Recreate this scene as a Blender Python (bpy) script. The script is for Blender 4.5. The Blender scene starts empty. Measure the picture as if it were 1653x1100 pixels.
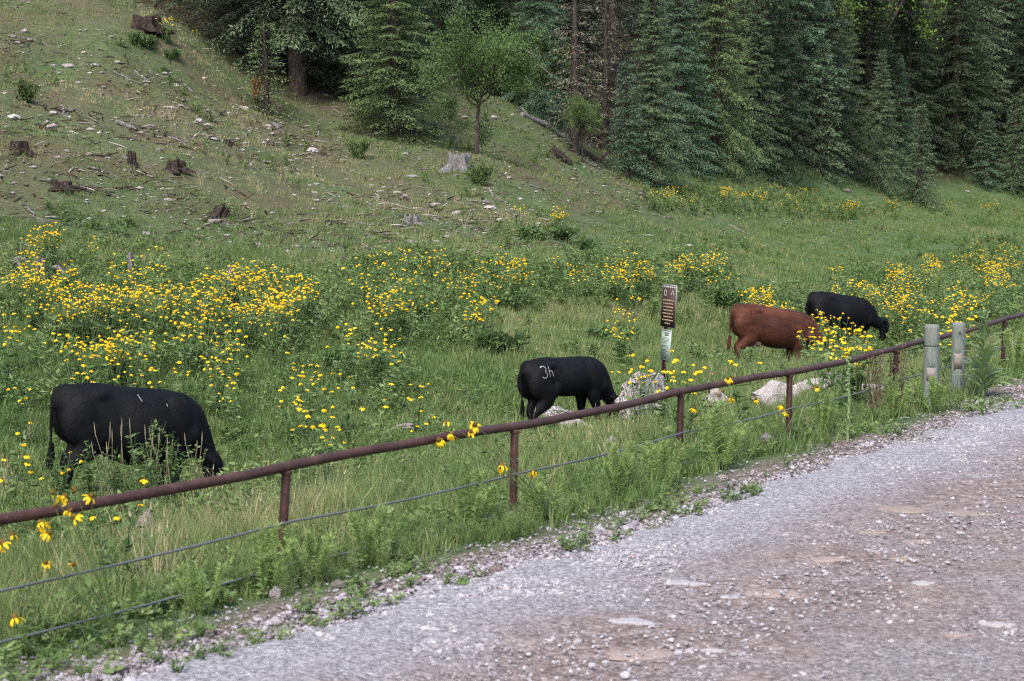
import bpy, bmesh, math, random
import numpy as np
from mathutils import Vector, Matrix, noise as mnoise
from mathutils.bvhtree import BVHTree

random.seed(7)
RNG = np.random.default_rng(7)
R = math.radians
sc = bpy.context.scene
COL = sc.collection

# ---------------------------------------------------------------- camera
F = 3000.0                      # focal length in pixels of the 1653 px wide photograph
CAMZ = 2.25
PITCH = math.atan(235.0 / F)
cam_d = bpy.data.cameras.new('camera')
cam = bpy.data.objects.new('camera', cam_d)
COL.objects.link(cam)
cam.location = (0, 0, CAMZ)
cam.rotation_euler = (R(90) - PITCH, 0, 0)
cam_d.sensor_width = 36
cam_d.lens = F / 1653 * 36
cam_d.clip_start = 0.1
cam_d.clip_end = 3000
cam_d.dof.use_dof = True
cam_d.dof.focus_distance = 32
cam_d.dof.aperture_fstop = 4.8
sc.camera = cam

# ---------------------------------------------------------------- world, sun, exposure
SUN_EL, SUN_AZ = R(52), R(-150)
w = bpy.data.worlds.new('World')
sc.world = w
w.use_nodes = True
nt = w.node_tree
nt.nodes.clear()
sky = nt.nodes.new('ShaderNodeTexSky')
sky.sky_type = 'NISHITA'
sky.sun_disc = False
sky.sun_elevation = SUN_EL
sky.sun_rotation = R(200)
sky.dust_density = 3.0
sky.ozone_density = 1.5
bg = nt.nodes.new('ShaderNodeBackground')
bg.inputs[1].default_value = 0.13
wo = nt.nodes.new('ShaderNodeOutputWorld')
nt.links.new(sky.outputs[0], bg.inputs[0])
nt.links.new(bg.outputs[0], wo.inputs[0])

sl = bpy.data.lights.new('sun', 'SUN')
sl.energy = 1.5
sl.angle = R(14)
sl.color = (1.0, 0.955, 0.89)
sun = bpy.data.objects.new('sun', sl)
COL.objects.link(sun)
# light comes from behind the camera and its right side, high up
_sd = Vector((math.sin(R(200)) * math.cos(SUN_EL), math.cos(R(200)) * math.cos(SUN_EL), math.sin(SUN_EL)))
sun.rotation_euler = _sd.to_track_quat('Z', 'Y').to_euler()
sun.location = _sd * 60

sc.view_settings.view_transform = 'Standard'
sc.view_settings.look = 'None'
sc.view_settings.gamma = 1
sc.view_settings.exposure = 1.58
sc.view_settings.use_curve_mapping = False
sc.render.engine = 'CYCLES'
sc.cycles.use_denoising = False
sc.cycles.filter_width = 1.2
sc.cycles.sample_clamp_indirect = 4
sc.cycles.max_bounces = 5
sc.cycles.diffuse_bounces = 3
sc.cycles.glossy_bounces = 2
sc.cycles.transmission_bounces = 3
sc.cycles.transparent_max_bounces = 4

# ---------------------------------------------------------------- helpers: noise, terrain
def vnoise(x, y, seed=0):
    x = np.asarray(x, float); y = np.asarray(y, float)
    xi = np.floor(x).astype(np.int64); yi = np.floor(y).astype(np.int64)
    fx = x - xi; fy = y - yi
    fx = fx * fx * (3 - 2 * fx); fy = fy * fy * (3 - 2 * fy)
    def h(a, b):
        n = (a * 374761393 + b * 668265263 + seed * 974634777) & 0x7fffffff
        n = ((n ^ (n >> 13)) * 1274126177) & 0x7fffffff
        return ((n ^ (n >> 16)) & 0xffff) / 65535.0
    return (h(xi, yi) * (1 - fx) + h(xi + 1, yi) * fx) * (1 - fy) + (h(xi, yi + 1) * (1 - fx) + h(xi + 1, yi + 1) * fx) * fy

def fbm(x, y, seed=0, o=4):
    s = 0; a = 1; t = 0
    for k in range(o):
        s = s + a * vnoise(x * 2 ** k, y * 2 ** k, seed + k * 17); t += a; a *= .5
    return s / t

def smooth(a, b, x):
    t = np.clip((np.asarray(x, float) - a) / (b - a), 0, 1)
    return t * t * (3 - 2 * t)

CP, SP = math.cos(PITCH), math.sin(PITCH)
def ray(x, y):
    u = (np.asarray(x, float) - 826.5) / F; v = (550 - np.asarray(y, float)) / F
    return u, CP + v * SP, -SP + v * CP
def at(x, y, d):
    """the point that the photograph shows at (x, y) when it lies d metres ahead"""
    u, f, g = ray(x, y)
    k = d / f
    return np.array([u * k, d + 0 * k, CAMZ + g * k])

# the pipe fence line on the ground (x, y), continued straight at both ends
FENCE = np.array([(-14.0, -7.6), (-2.65, 9.35), (-1.37, 11.24), (.02, 13.2), (1.41, 15.5), (2.61, 17.3), (4.13, 19.9), (6.54, 24.6), (8.6, 28.6), (22., 54.), (60, 122.)])
def fence_s(X, Y):
    """signed distance to the fence, positive on the road's side"""
    X = np.asarray(X, float); Y = np.asarray(Y, float)
    best = np.full(X.shape, 1e9); sg = np.ones(X.shape)
    for a, b in zip(FENCE[:-1], FENCE[1:]):
        d = b - a; L = np.hypot(*d)
        t = np.clip(((X - a[0]) * d[0] + (Y - a[1]) * d[1]) / L ** 2, 0, 1)
        dx = X - a[0] - t * d[0]; dy = Y - a[1] - t * d[1]
        q = np.hypot(dx, dy)
        s = np.where(dx * d[1] - dy * d[0] > 0, 1.0, -1.0)
        m = q < best - 1e-9
        best = np.where(m, q, best); sg = np.where(m, s, sg)
    return best * sg

ctl = []
def cpx(x, y, d): ctl.append(tuple(at(x, y, d)))
for a in [(0, 400, 42), (0, 500, 34), (0, 600, 28), (0, 720, 22.5), (-300, 420, 40), (-300, 640, 24), (250, 400, 46), (250, 500, 35), (250, 600, 28.5), (200, 798, 23),
          (0, 200, 54), (0, 0, 68), (-400, 0, 62), (-400, -300, 75), (250, 200, 60), (250, 40, 69), (400, 180, 69), (420, 85, 79), (640, 212, 73), (640, 400, 48),
          (500, 310, 57), (765, 248, 69), (850, 190, 82), (1000, 290, 84), (900, 300, 72), (1000, 350, 75), (1000, 420, 57), (1000, 500, 44), (600, 500, 36), (600, 620, 28),
          (450, 700, 24), (870, 704, 26), (960, 690, 25.5), (700, 640, 28), (1150, 600, 33), (1240, 600, 38.5), (1370, 563, 45), (1150, 500, 46), (1300, 480, 58), (1300, 400, 84),
          (1300, 335, 118), (1150, 400, 72), (1150, 300, 98), (1180, 278, 106), (1280, 268, 120), (1400, 320, 124), (1530, 268, 146), (1640, 330, 140), (1500, 400, 86), (1500, 480, 60),
          (1640, 400, 88), (1640, 480, 60), (1640, 520, 46), (1900, 480, 60), (1900, 350, 130), (1500, 350, 112), (1900, 560, 36), (1075, 655, 26), (1035, 690, 22)]:
    cpx(*a)
for t in np.linspace(-5, 70, 26):           # road and its verges
    d = np.array([.497, .868]); n = np.array([.868, -.497]); p0 = np.array([-1.37, 11.24])
    p = p0 + d * t
    for s, z in ((.15, -.11), (1.0, -.02), (2, 0), (4.5, .03), (9, -.05)):
        q = p + n * s
        if t < 26 or s > 3: ctl.append((q[0] + (max(0, t - 16) * .03), q[1], z))
    if t < 17:
        for s, z in ((-1.3, -.27), (-3.2, -.62), (-5, -.9)):
            q = p + n * s
            ctl.append((q[0], q[1], z))
for a in [(-45, 70, 17), (-60, 110, 34), (-20, 100, 16), (0, 120, 14), (-25, 150, 38), (10, 150, 18), (35, 170, 14), (30, 230, 50), (60, 200, 22), (80, 260, 50), (90, 120, 1.5),
          (-20, 235, 75), (-90, 200, 80), (-90, 30, 22), (-90, -40, 20), (-40, 20, 5), (-40, -30, 3), (60, -20, -3), (90, 40, -3), (0, -40, 0), (110, 180, 16), (-110, 110, 60)]:
    ctl.append(a)
ctl = np.array(ctl, float)
def _tps(r2): return np.where(r2 > 1e-12, .5 * r2 * np.log(np.maximum(r2, 1e-12)), 0)
_n = len(ctl); SCL = 40.0
_P = ctl[:, :2] / SCL
_K = _tps(((_P[:, None] - _P[None]) ** 2).sum(-1)) + np.eye(_n) * 2.5e-4
_A = np.zeros((_n + 3, _n + 3)); _A[:_n, :_n] = _K; _A[:_n, _n] = 1; _A[:_n, _n + 1:] = _P; _A[_n:, :_n] = _A[:_n, _n:].T
_wt = np.linalg.solve(_A, np.concatenate([ctl[:, 2], [0, 0, 0]]))
def tps(X, Y):
    X = np.asarray(X, float); q = np.stack([X.ravel(), np.asarray(Y, float).ravel()], 1) / SCL
    out = np.empty(len(q))
    for i in range(0, len(q), 20000):
        c = q[i:i + 20000]
        out[i:i + 20000] = _tps(((c[:, None] - _P[None]) ** 2).sum(-1)) @ _wt[:_n] + _wt[_n] + c @ _wt[_n + 1:]
    return out.reshape(X.shape)
GX = np.arange(-112, 112.1, .5); GY = np.arange(-42, 262.1, .5)
_gx, _gy = np.meshgrid(GX, GY)
GZ = tps(_gx, _gy)
_s = fence_s(_gx, _gy)
# ground relief: rough on the hill, gentle in the pasture, nearly none on the road
_hill = smooth(.6, 4, GZ) * (1 - smooth(-3, -.5, _s))
_rough = (.05 + .55 * _hill) * (1 - smooth(-2.5, 0, _s))
GZ = GZ + _rough * ((fbm(_gx / 3.1, _gy / 3.1, 3, 3) - .5) * 1.6 + (fbm(_gx / 1.3, _gy / 1.3, 23, 2) - .5) * .5)
def H(X, Y):
    X = np.clip(np.asarray(X, float), GX[0], GX[-1] - 1e-6); Y = np.clip(np.asarray(Y, float), GY[0], GY[-1] - 1e-6)
    fx = (X - GX[0]) / .5; fy = (Y - GY[0]) / .5
    i = np.minimum(fx.astype(int), len(GX) - 2); j = np.minimum(fy.astype(int), len(GY) - 2); fx = fx - i; fy = fy - j
    return (GZ[j, i] * (1 - fx) + GZ[j, i + 1] * fx) * (1 - fy) + (GZ[j + 1, i] * (1 - fx) + GZ[j + 1, i + 1] * fx) * fy
_D = np.geomspace(6, 240, 700)
def hit(x, y, up=0.0):
    """where the line of sight through (x, y) of the photograph meets the ground (or a surface `up` above it)"""
    x = np.atleast_1d(np.asarray(x, float)); y = np.atleast_1d(np.asarray(y, float))
    u, f, g = ray(x, y)
    k = _D[None] / f[:, None]
    X = u[:, None] * k; Z = CAMZ + g[:, None] * k; Y = np.broadcast_to(_D[None], X.shape)
    below = Z < H(X, Y) + np.atleast_1d(up)[:, None]
    i = np.where(below.any(1), below.argmax(1), len(_D) - 1)
    r = np.arange(len(x))
    i0 = np.maximum(i - 1, 0)
    gz = lambda ii: Z[r, ii] - H(X[r, ii], _D[ii]) - np.broadcast_to(np.atleast_1d(up), x.shape)
    a, b = gz(i0), gz(i)
    t = np.clip(a / np.where(np.abs(a - b) < 1e-9, 1, a - b), 0, 1)
    d = _D[i0] + t * (_D[i] - _D[i0])
    X = u * d / f
    return np.stack([X, d, H(X, d)], 1)
def hit1(x, y): return Vector(hit(x, y)[0])

# ---------------------------------------------------------------- helpers: meshes
def fastmesh(name, V, faces, mats=None, fm=None, smooth_=False):
    """faces: list of int arrays (n, k)"""
    me = bpy.data.meshes.new(name)
    V = np.asarray(V, np.float32)
    faces = [np.asarray(f, np.int32) for f in faces if len(f)]
    me.vertices.add(len(V)); me.vertices.foreach_set('co', V.ravel())
    nl = sum(f.size for f in faces); nf = sum(len(f) for f in faces)
    me.loops.add(nl); me.loops.foreach_set('vertex_index', np.concatenate([f.ravel() for f in faces]))
    me.polygons.add(nf)
    st = []; o = 0
    for f in faces:
        st.append(o + np.arange(len(f)) * f.shape[1]); o += f.size
    me.polygons.foreach_set('loop_start', np.concatenate(st).astype(np.int32))
    if fm is not None: me.polygons.foreach_set('material_index', np.asarray(fm, np.int32))
    if smooth_: me.polygons.foreach_set('use_smooth', np.ones(nf, bool))
    for m in (mats or []): me.materials.append(m)
    me.update(calc_edges=True)
    me.validate()
    return me

class MB:
    def __init__(s): s.V = []; s.F3 = []; s.F4 = []; s.M3 = []; s.M4 = []; s.n = 0
    def add(s, V, F, m=0):
        V = np.asarray(V, float).reshape(-1, 3); F = np.asarray(F, int)
        s.V.append(V)
        if F.shape[1] == 3: s.F3.append(F + s.n); s.M3 += [m] * len(F)
        else: s.F4.append(F + s.n); s.M4 += [m] * len(F)
        s.n += len(V)
    def mesh(s, name, mats, sm=False):
        fs = []; fm = []
        if s.F3: fs.append(np.concatenate(s.F3)); fm += s.M3
        if s.F4: fs.append(np.concatenate(s.F4)); fm += s.M4
        return fastmesh(name, np.concatenate(s.V), fs, mats if isinstance(mats, list) else [mats], fm, sm)
    def tube(s, pts, rad, seg=8, m=0, cap=True, flat=1.0):
        pts = np.asarray(pts, float); n = len(pts)
        rad = np.broadcast_to(np.asarray(rad, float), (n,))
        T = np.gradient(pts, axis=0); T /= np.linalg.norm(T, axis=1)[:, None] + 1e-9
        ref = np.array([0, 0, 1.]) if abs(T[:, 2]).mean() < .8 else np.array([0, 1., 0])
        A = np.cross(T, ref); A /= np.linalg.norm(A, axis=1)[:, None] + 1e-9
        B = np.cross(T, A)
        a = np.arange(seg) / seg * 2 * math.pi
        V = pts[:, None] + rad[:, None, None] * (A[:, None] * np.cos(a)[None, :, None] + flat * B[:, None] * np.sin(a)[None, :, None])
        i = np.arange(n - 1)[:, None] * seg; j = np.arange(seg)[None]; k = (j + 1) % seg
        F = np.stack([i + j, i + k, i + k + seg, i + j + seg], -1).reshape(-1, 4)
        s.add(V.reshape(-1, 3), F, m)
        if cap:
            for e, ii in ((0, 0), (n - 1, (n - 1) * seg)):
                c = len(V.reshape(-1, 3))
                Vc = np.concatenate([V[e], pts[e][None]])
                s.add(Vc, [[q, (q + 1) % seg, seg] if e else [(q + 1) % seg, q, seg] for q in range(seg)], m)
    def box(s, c, sz, rot=None, m=0):
        sz = np.asarray(sz, float) / 2
        V = np.array([[x, y, z] for x in (-1, 1) for y in (-1, 1) for z in (-1, 1)]) * sz
        if rot is not None: V = V @ np.array(rot).T
        s.add(V + np.asarray(c), [[0, 1, 3, 2], [4, 6, 7, 5], [0, 4, 5, 1], [2, 3, 7, 6], [0, 2, 6, 4], [1, 5, 7, 3]], m)

def obj(name, me, parent=None, loc=(0, 0, 0), rot=(0, 0, 0), scale=None):
    o = bpy.data.objects.new(name, me); COL.objects.link(o)
    o.location = loc; o.rotation_euler = rot
    if scale is not None: o.scale = (scale,) * 3 if np.isscalar(scale) else scale
    if parent: o.parent = parent
    return o
def tag(o, label=None, cat=None, group=None, kind=None):
    for k, v in (('label', label), ('category', cat), ('group', group), ('kind', kind)):
        if v: o[k] = v
    return o
def copy_tree(o, parent=None):
    c = o.copy(); COL.objects.link(c); c.parent = parent
    for ch in list(o.children): copy_tree(ch, c)
    return c

# ---------------------------------------------------------------- helpers: materials
def N(t, typ, **kw):
    n = t.nodes.new(typ)
    for k, v in kw.items(): setattr(n, k, v)
    return n
def mat(name, rough=.8, spec=.3):
    m = bpy.data.materials.new(name); m.use_nodes = True
    t = m.node_tree; b = t.nodes['Principled BSDF']
    b.inputs['Roughness'].default_value = rough
    b.inputs['Specular IOR Level'].default_value = spec
    return m, t, b
def ramp(t, fac, stops):
    r = N(t, 'ShaderNodeValToRGB')
    e = r.color_ramp.elements
    while len(e) > len(stops): e.remove(e[-1])
    while len(e) < len(stops): e.new(.5)
    for q, (p, c) in zip(e, stops): q.position = p; q.color = (*c, 1)
    t.links.new(fac, r.inputs[0]); return r.outputs[0]
def tnoise(t, scale, detail=4, rough=.6, vec=None, dist=0):
    n = N(t, 'ShaderNodeTexNoise'); n.inputs['Scale'].default_value = scale; n.inputs['Detail'].default_value = detail
    n.inputs['Roughness'].default_value = rough; n.inputs['Distortion'].default_value = dist
    if vec is not None: t.links.new(vec, n.inputs['Vector'])
    return n.outputs['Fac']
def objc(t): return N(t, 'ShaderNodeTexCoord').outputs['Object']
def mix(t, fac, a, b, bt='MIX'):
    n = N(t, 'ShaderNodeMix', data_type='RGBA', blend_type=bt)
    for s, v in ((n.inputs[0], fac), (n.inputs[6], a), (n.inputs[7], b)):
        if isinstance(v, (int, float)): s.default_value = v
        elif isinstance(v, tuple): s.default_value = (*v, 1)
        else: t.links.new(v, s)
    return n.outputs[2]
def bump(t, b, h, dist=.01, st=.6):
    n = N(t, 'ShaderNodeBump'); n.inputs['Distance'].default_value = dist; n.inputs['Strength'].default_value = st
    t.links.new(h, n.inputs['Height']); t.links.new(n.outputs[0], b.inputs['Normal'])
def attr(t, name, typ='GEOMETRY'):
    n = N(t, 'ShaderNodeAttribute'); n.attribute_type = typ; n.attribute_name = name; return n
def math_(t, op, a, b=None):
    n = N(t, 'ShaderNodeMath', operation=op)
    for s, v in ((n.inputs[0], a), (n.inputs[1], b)):
        if v is None: continue
        if isinstance(v, (int, float)): s.default_value = v
        else: t.links.new(v, s)
    return n.outputs[0]

def leaf_mat(name, stops, transl=.25, rough=.55, inst=True, spec=.25):
    """foliage: colour picked from `stops` by a per-instance or per-object random value and a little noise"""
    m, t, b = mat(name, rough, spec)
    if inst: f = attr(t, 'tint', 'INSTANCER').outputs['Fac']
    else: f = N(t, 'ShaderNodeObjectInfo').outputs['Random']
    geo = N(t, 'ShaderNodeNewGeometry')
    f2 = math_(t, 'ADD', math_(t, 'MULTIPLY', f, .75), math_(t, 'MULTIPLY', geo.outputs['Random Per Island'], .25))
    c = ramp(t, f2, stops)
    t.links.new(c, b.inputs['Base Color'])
    if transl:
        tr = N(t, 'ShaderNodeBsdfTranslucent'); t.links.new(c, tr.inputs[0])
        ms = N(t, 'ShaderNodeMixShader'); ms.inputs[0].default_value = transl
        out = t.nodes['Material Output']
        t.links.new(b.outputs[0], ms.inputs[1]); t.links.new(tr.outputs[0], ms.inputs[2]); t.links.new(ms.outputs[0], out.inputs[0])
    return m

# ---------------------------------------------------------------- helper: scatter of uncountable cover
def scatter(name, P, rz, scl, tint, protos, label=None, tilt=None, idx=None):
    n = len(P)
    me = bpy.data.meshes.new(name)
    me.vertices.add(n); me.vertices.foreach_set('co', np.asarray(P, np.float32).ravel())
    def A(nm, typ, v, k):
        a = me.attributes.new(nm, typ, 'POINT'); a.data.foreach_set(k, np.asarray(v).ravel())
    rot = np.zeros((n, 3), np.float32); rot[:, 2] = rz
    if tilt is not None: rot[:, :2] = tilt
    scl = np.asarray(scl, np.float32)
    if scl.ndim == 1: scl = np.repeat(scl[:, None], 3, 1)
    A('rot', 'FLOAT_VECTOR', rot, 'vector'); A('scl', 'FLOAT_VECTOR', scl, 'vector')
    A('tint', 'FLOAT', np.asarray(tint, np.float32), 'value')
    A('idx', 'INT', np.asarray(RNG.integers(0, len(protos), n) if idx is None else idx, np.int32), 'value')
    o = obj(name, me)
    pc = bpy.data.collections.new(name + '_source')
    for i, p in enumerate(protos):
        po = bpy.data.objects.new('%s_%02d' % (name, i), p); pc.objects.link(po)
    g = bpy.data.node_groups.new(name + '_scatter', 'GeometryNodeTree')
    g.interface.new_socket('Geometry', in_out='INPUT', socket_type='NodeSocketGeometry')
    g.interface.new_socket('Geometry', in_out='OUTPUT', socket_type='NodeSocketGeometry')
    gi = N(g, 'NodeGroupInput'); go = N(g, 'NodeGroupOutput')
    ci = N(g, 'GeometryNodeCollectionInfo'); ci.inputs['Collection'].default_value = pc
    ci.inputs['Separate Children'].default_value = True; ci.inputs['Reset Children'].default_value = True
    ip = N(g, 'GeometryNodeInstanceOnPoints'); ip.inputs['Pick Instance'].default_value = True
    def na(nm, typ):
        q = N(g, 'GeometryNodeInputNamedAttribute', data_type=typ); q.inputs['Name'].default_value = nm
        return [s for s in q.outputs if s.name == 'Attribute' and s.enabled][0]
    e2r = N(g, 'FunctionNodeEulerToRotation')
    g.links.new(na('rot', 'FLOAT_VECTOR'), e2r.inputs[0])
    g.links.new(gi.outputs[0], ip.inputs['Points']); g.links.new(ci.outputs[0], ip.inputs['Instance'])
    g.links.new(na('idx', 'INT'), ip.inputs['Instance Index']); g.links.new(e2r.outputs[0], ip.inputs['Rotation'])
    g.links.new(na('scl', 'FLOAT_VECTOR'), ip.inputs['Scale']); g.links.new(ip.outputs[0], go.inputs[0])
    md = o.modifiers.new('scatter', 'NODES'); md.node_group = g
    tag(o, label, None, None, 'stuff')
    return o
# ================================================================ GROUND
def ground_material():
    m, t, b = mat('ground', .95, .1)
    oc = objc(t)
    n1 = tnoise(t, .35, 5, .6, oc); n2 = tnoise(t, 3.2, 6, .7, oc); n3 = tnoise(t, 16, 5, .75, oc); n4 = tnoise(t, 60, 3, .7, oc)
    green = ramp(t, n2, [(.3, (.035, .06, .022)), (.55, (.07, .11, .042)), (.75, (.12, .145, .06))])
    dry = ramp(t, n3, [(.3, (.035, .027, .018)), (.5, (.085, .068, .042)), (.7, (.17, .14, .095))])
    hill = attr(t, 'hill').outputs['Fac']; dirt = attr(t, 'dirt').outputs['Fac']; wood = attr(t, 'wood').outputs['Fac']
    f = math_(t, 'MULTIPLY', hill, ramp(t, n1, [(.35, (.15,) * 3), (.62, (.85,) * 3)]))
    c = mix(t, f, green, dry)
    brown = ramp(t, n3, [(.35, (.022, .019, .012)), (.65, (.065, .050, .032))])
    c = mix(t, wood, c, brown)
    ver = ramp(t, n3, [(.3, (.06, .045, .035)), (.5, (.16, .12, .10)), (.68, (.34, .30, .29))])
    c = mix(t, dirt, c, ver)
    t.links.new(c, b.inputs['Base Color'])
    hs = math_(t, 'ADD', n3, math_(t, 'MULTIPLY', n4, .5))
    bump(t, b, hs, .05, .8)
    return m
M_ground = ground_material()
def axis(parts):
    out = []
    for a, b_, st in parts: out += list(np.arange(a, b_, st))
    return np.array(out)
ax = axis([(-1500, -300, 200), (-300, -110, 30), (-110, -45, 4), (-45, -18, .8), (-18, 18, .22), (18, 50, .8), (50, 112, 3), (112, 320, 30), (320, 1600, 200)])
ay = axis([(-1200, -200, 200), (-200, -40, 30), (-40, 4, 2.5), (4, 50, .22), (50, 90, .35), (90, 160, .8), (160, 262, 4), (262, 500, 30), (500, 1700, 200)])
gx, gy = np.meshgrid(ax, ay)
gz = H(gx, gy)
sF = fence_s(gx, gy)
gz = gz + (fbm(gx / .5, gy / .5, 9, 3) - .5) * .10 * (1 - smooth(-1.2, .2, sF))
gz = gz - .05 * smooth(.9, 1.6, sF)          # the road's gravel lies on a bed a little lower than the verge
V = np.stack([gx, gy, gz], -1).reshape(-1, 3)
ny, nx = gx.shape
ii = (np.arange(ny - 1)[:, None] * nx + np.arange(nx - 1)[None]).ravel()
me = fastmesh('ground', V, [np.stack([ii, ii + 1, ii + nx + 1, ii + nx], 1)], [M_ground], smooth_=True)
def hillmask(X, Y, Z): return smooth(.3, 2.2, Z) * (1 - smooth(70, 100, Y)) 
def treeline(X):
    """distance ahead at which the forest edge stands"""
    return np.interp(X, [-60, -30, -22, -14, -9.6, -4.5, 0, 5, 12, 18, 26, 36, 60], [60, 66, 74, 72, 70, 72, 84, 88, 104, 119, 128, 142, 150])
hm = hillmask(gx, gy, gz); wd = smooth(1.0, 6, gy - treeline(gx)) 
dm = smooth(.15, .9, sF + (fbm(gx / .6, gy / .6, 5, 3) - .5) * 1.0)
for nm, v in (('hill', hm), ('dirt', dm), ('wood', wd)):
    a = me.attributes.new(nm, 'FLOAT', 'POINT'); a.data.foreach_set('value', v.ravel().astype(np.float32))
ground = obj('ground', me); tag(ground, 'uneven grassy hillside and pasture ground', None, None, 'structure')

# ================================================================ ROAD
def road_material():
    m, t, b = mat('gravel_road', .9, .2)
    oc = objc(t); s = attr(t, 's').outputs['Fac']
    nb = tnoise(t, .9, 5, .6, oc, 1.0); nf = tnoise(t, 45, 4, .75, oc); nm = tnoise(t, 9, 5, .7, oc)
    vo = N(t, 'ShaderNodeTexVoronoi'); vo.inputs['Scale'].default_value = 42; t.links.new(oc, vo.inputs['Vector'])
    white = ramp(t, nf, [(.3, (.09, .083, .09)), (.5, (.22, .208, .222)), (.7, (.42, .40, .42))])
    brown = ramp(t, nm, [(.3, (.10, .066, .056)), (.55, (.195, .138, .122)), (.75, (.29, .222, .20))])
    grey = ramp(t, nf, [(.3, (.075, .064, .062)), (.5, (.175, .152, .148)), (.72, (.35, .315, .31))])
    # wheel tracks run along the road; the shoulder is loose pale gravel
    track = ramp(t, math_(t, 'DIVIDE', s, 8.0), [(.20, (0,) * 3), (.33, (1,) * 3), (.46, (.8,) * 3), (.55, (.35,) * 3), (.66, (.9,) * 3), (.85, (.7,) * 3), (1, (.2,) * 3)])
    mask = math_(t, 'MULTIPLY', track, ramp(t, nb, [(.36, (0,) * 3), (.52, (.95,) * 3)]))
    side = ramp(t, math_(t, 'DIVIDE', s, 8.0), [(.22, (0,) * 3), (.32, (1,) * 3)])
    c = mix(t, side, white, grey)
    c = mix(t, mask, c, brown)
    sp = N(t, 'ShaderNodeSeparateColor'); t.links.new(vo.outputs['Color'], sp.inputs[0]); cb = N(t, 'ShaderNodeCombineColor')
    for k_ in range(3): t.links.new(sp.outputs[0], cb.inputs[k_])
    c = mix(t, .45, c, cb.outputs[0], 'SOFT_LIGHT')
    hs = N(t, 'ShaderNodeHueSaturation'); hs.inputs['Saturation'].default_value = .8; t.links.new(c, hs.inputs['Color'])
    t.links.new(hs.outputs[0], b.inputs['Base Color'])
    h = math_(t, 'ADD', math_(t, 'MULTIPLY', vo.outputs['Distance'], -.8), nf)
    bump(t, b, h, .02, .8)
    return m
ts = np.concatenate([np.arange(-14, -2, .5), np.arange(-2, 18, .06), np.arange(18, 90, .6)])
ss = np.arange(.75, 8.3, .06)
fl = np.r_[0, np.cumsum(np.hypot(*np.diff(FENCE, axis=0).T))]
k0 = 2; T0 = fl[k0]
def on_fence(t):
    x = np.interp(t + T0, fl, FENCE[:, 0]); y = np.interp(t + T0, fl, FENCE[:, 1]); return x, y
def fence_dir(t):
    x0, y0 = on_fence(t - 1.5); x1, y1 = on_fence(t + 1.5); L = np.hypot(x1 - x0, y1 - y0); return (x1 - x0) / L, (y1 - y0) / L
tt, s2 = np.meshgrid(ts, ss, indexing='ij')
fx_, fy_ = on_fence(tt); dx_, dy_ = fence_dir(tt)
rx = fx_ + dy_ * s2; ry = fy_ - dx_ * s2
rz = H(rx, ry) + .02 + (fbm(rx / .8, ry / .8, 21, 4) - .5) * .05 + (fbm(rx / .12, ry / .12, 33, 2) - .5) * .022
rz = rz - .03 * np.exp(-((s2 - 3.0) / .5) ** 2) - .03 * np.exp(-((s2 - 5.2) / .5) ** 2)
edge = smooth(.75, 1.25, s2 + (fbm(rx / .5, ry / .5, 6, 3) - .5) * .7)
rz = rz - .09 * (1 - edge) - .2 * smooth(7.8, 8.3, s2)
V = np.stack([rx, ry, rz], -1).reshape(-1, 3); a_, b_ = rx.shape
ii = (np.arange(a_ - 1)[:, None] * b_ + np.arange(b_ - 1)[None]).ravel()
me = fastmesh('road', V, [np.stack([ii, ii + b_, ii + b_ + 1, ii + 1], 1)], [road_material()], smooth_=True)
at_ = me.attributes.new('s', 'FLOAT', 'POINT'); at_.data.foreach_set('value', s2.ravel().astype(np.float32))
road = obj('gravel_road', me); tag(road, 'pale gravel and reddish dirt track', None, None, 'structure')

# ================================================================ ROCK SHAPES
def rock_mesh(name, m, seed, sub=2, flat=.65, cuts=7, rough=.12):
    bm = bmesh.new(); bmesh.ops.create_icosphere(bm, subdivisions=sub, radius=1)
    rs = random.Random(seed)
    pl = []
    for _ in range(cuts):
        n = Vector((rs.gauss(0, 1), rs.gauss(0, 1), rs.gauss(.3, .8))).normalized(); pl.append((n, rs.uniform(.55, .85)))
    off = Vector((seed * 3.1, seed * 1.7, 0))
    for v in bm.verts:
        for n, d in pl:
            e = v.co.dot(n) - d
            if e > 0: v.co -= n * e * .95
        v.co *= 1 + rough * 2 * mnoise.fractal(v.co * 1.7 + off, 1, 2, 4)
        v.co.z *= flat
    me = bpy.data.meshes.new(name); bm.to_mesh(me); bm.free(); me.materials.append(m); return me
def rock_mat(name, cols, sc_=5, lichen=False):
    m, t, b = mat(name, .9, .15)
    g = N(t, 'ShaderNodeTexCoord').outputs['Object']
    oi = N(t, 'ShaderNodeObjectInfo')
    n = tnoise(t, sc_, 8, .72, g); c = ramp(t, n, cols)
    n2 = tnoise(t, sc_ * .4, 3, .5, g)
    c = mix(t, math_(t, 'MULTIPLY', n2, .5), c, (.30, .22, .17))
    vo = N(t, 'ShaderNodeTexVoronoi'); vo.feature = 'DISTANCE_TO_EDGE'; vo.inputs['Scale'].default_value = sc_ * .7; t.links.new(g, vo.inputs['Vector'])
    cr = ramp(t, vo.outputs['Distance'], [(0, (.45,) * 3), (.05, (1,) * 3)])
    c = mix(t, .5, c, cr, 'MULTIPLY')
    if lichen:
        n3 = tnoise(t, sc_ * 2.4, 6, .8, g)
        c = mix(t, ramp(t, n3, [(.5, (0,) * 3), (.56, (1,) * 3)]), c, (.045, .042, .04))
    t.links.new(c, b.inputs['Base Color'])
    bump(t, b, n, .06, .9)
    return m
M_pale = rock_mat('pale_limestone', [(.3, (.17, .155, .15)), (.5, (.38, .35, .34)), (.7, (.55, .52, .50))], 4)
M_lich = rock_mat('lichen_boulder', [(.3, (.18, .17, .17)), (.5, (.4, .38, .37)), (.7, (.6, .58, .57))], 3, True)
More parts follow.
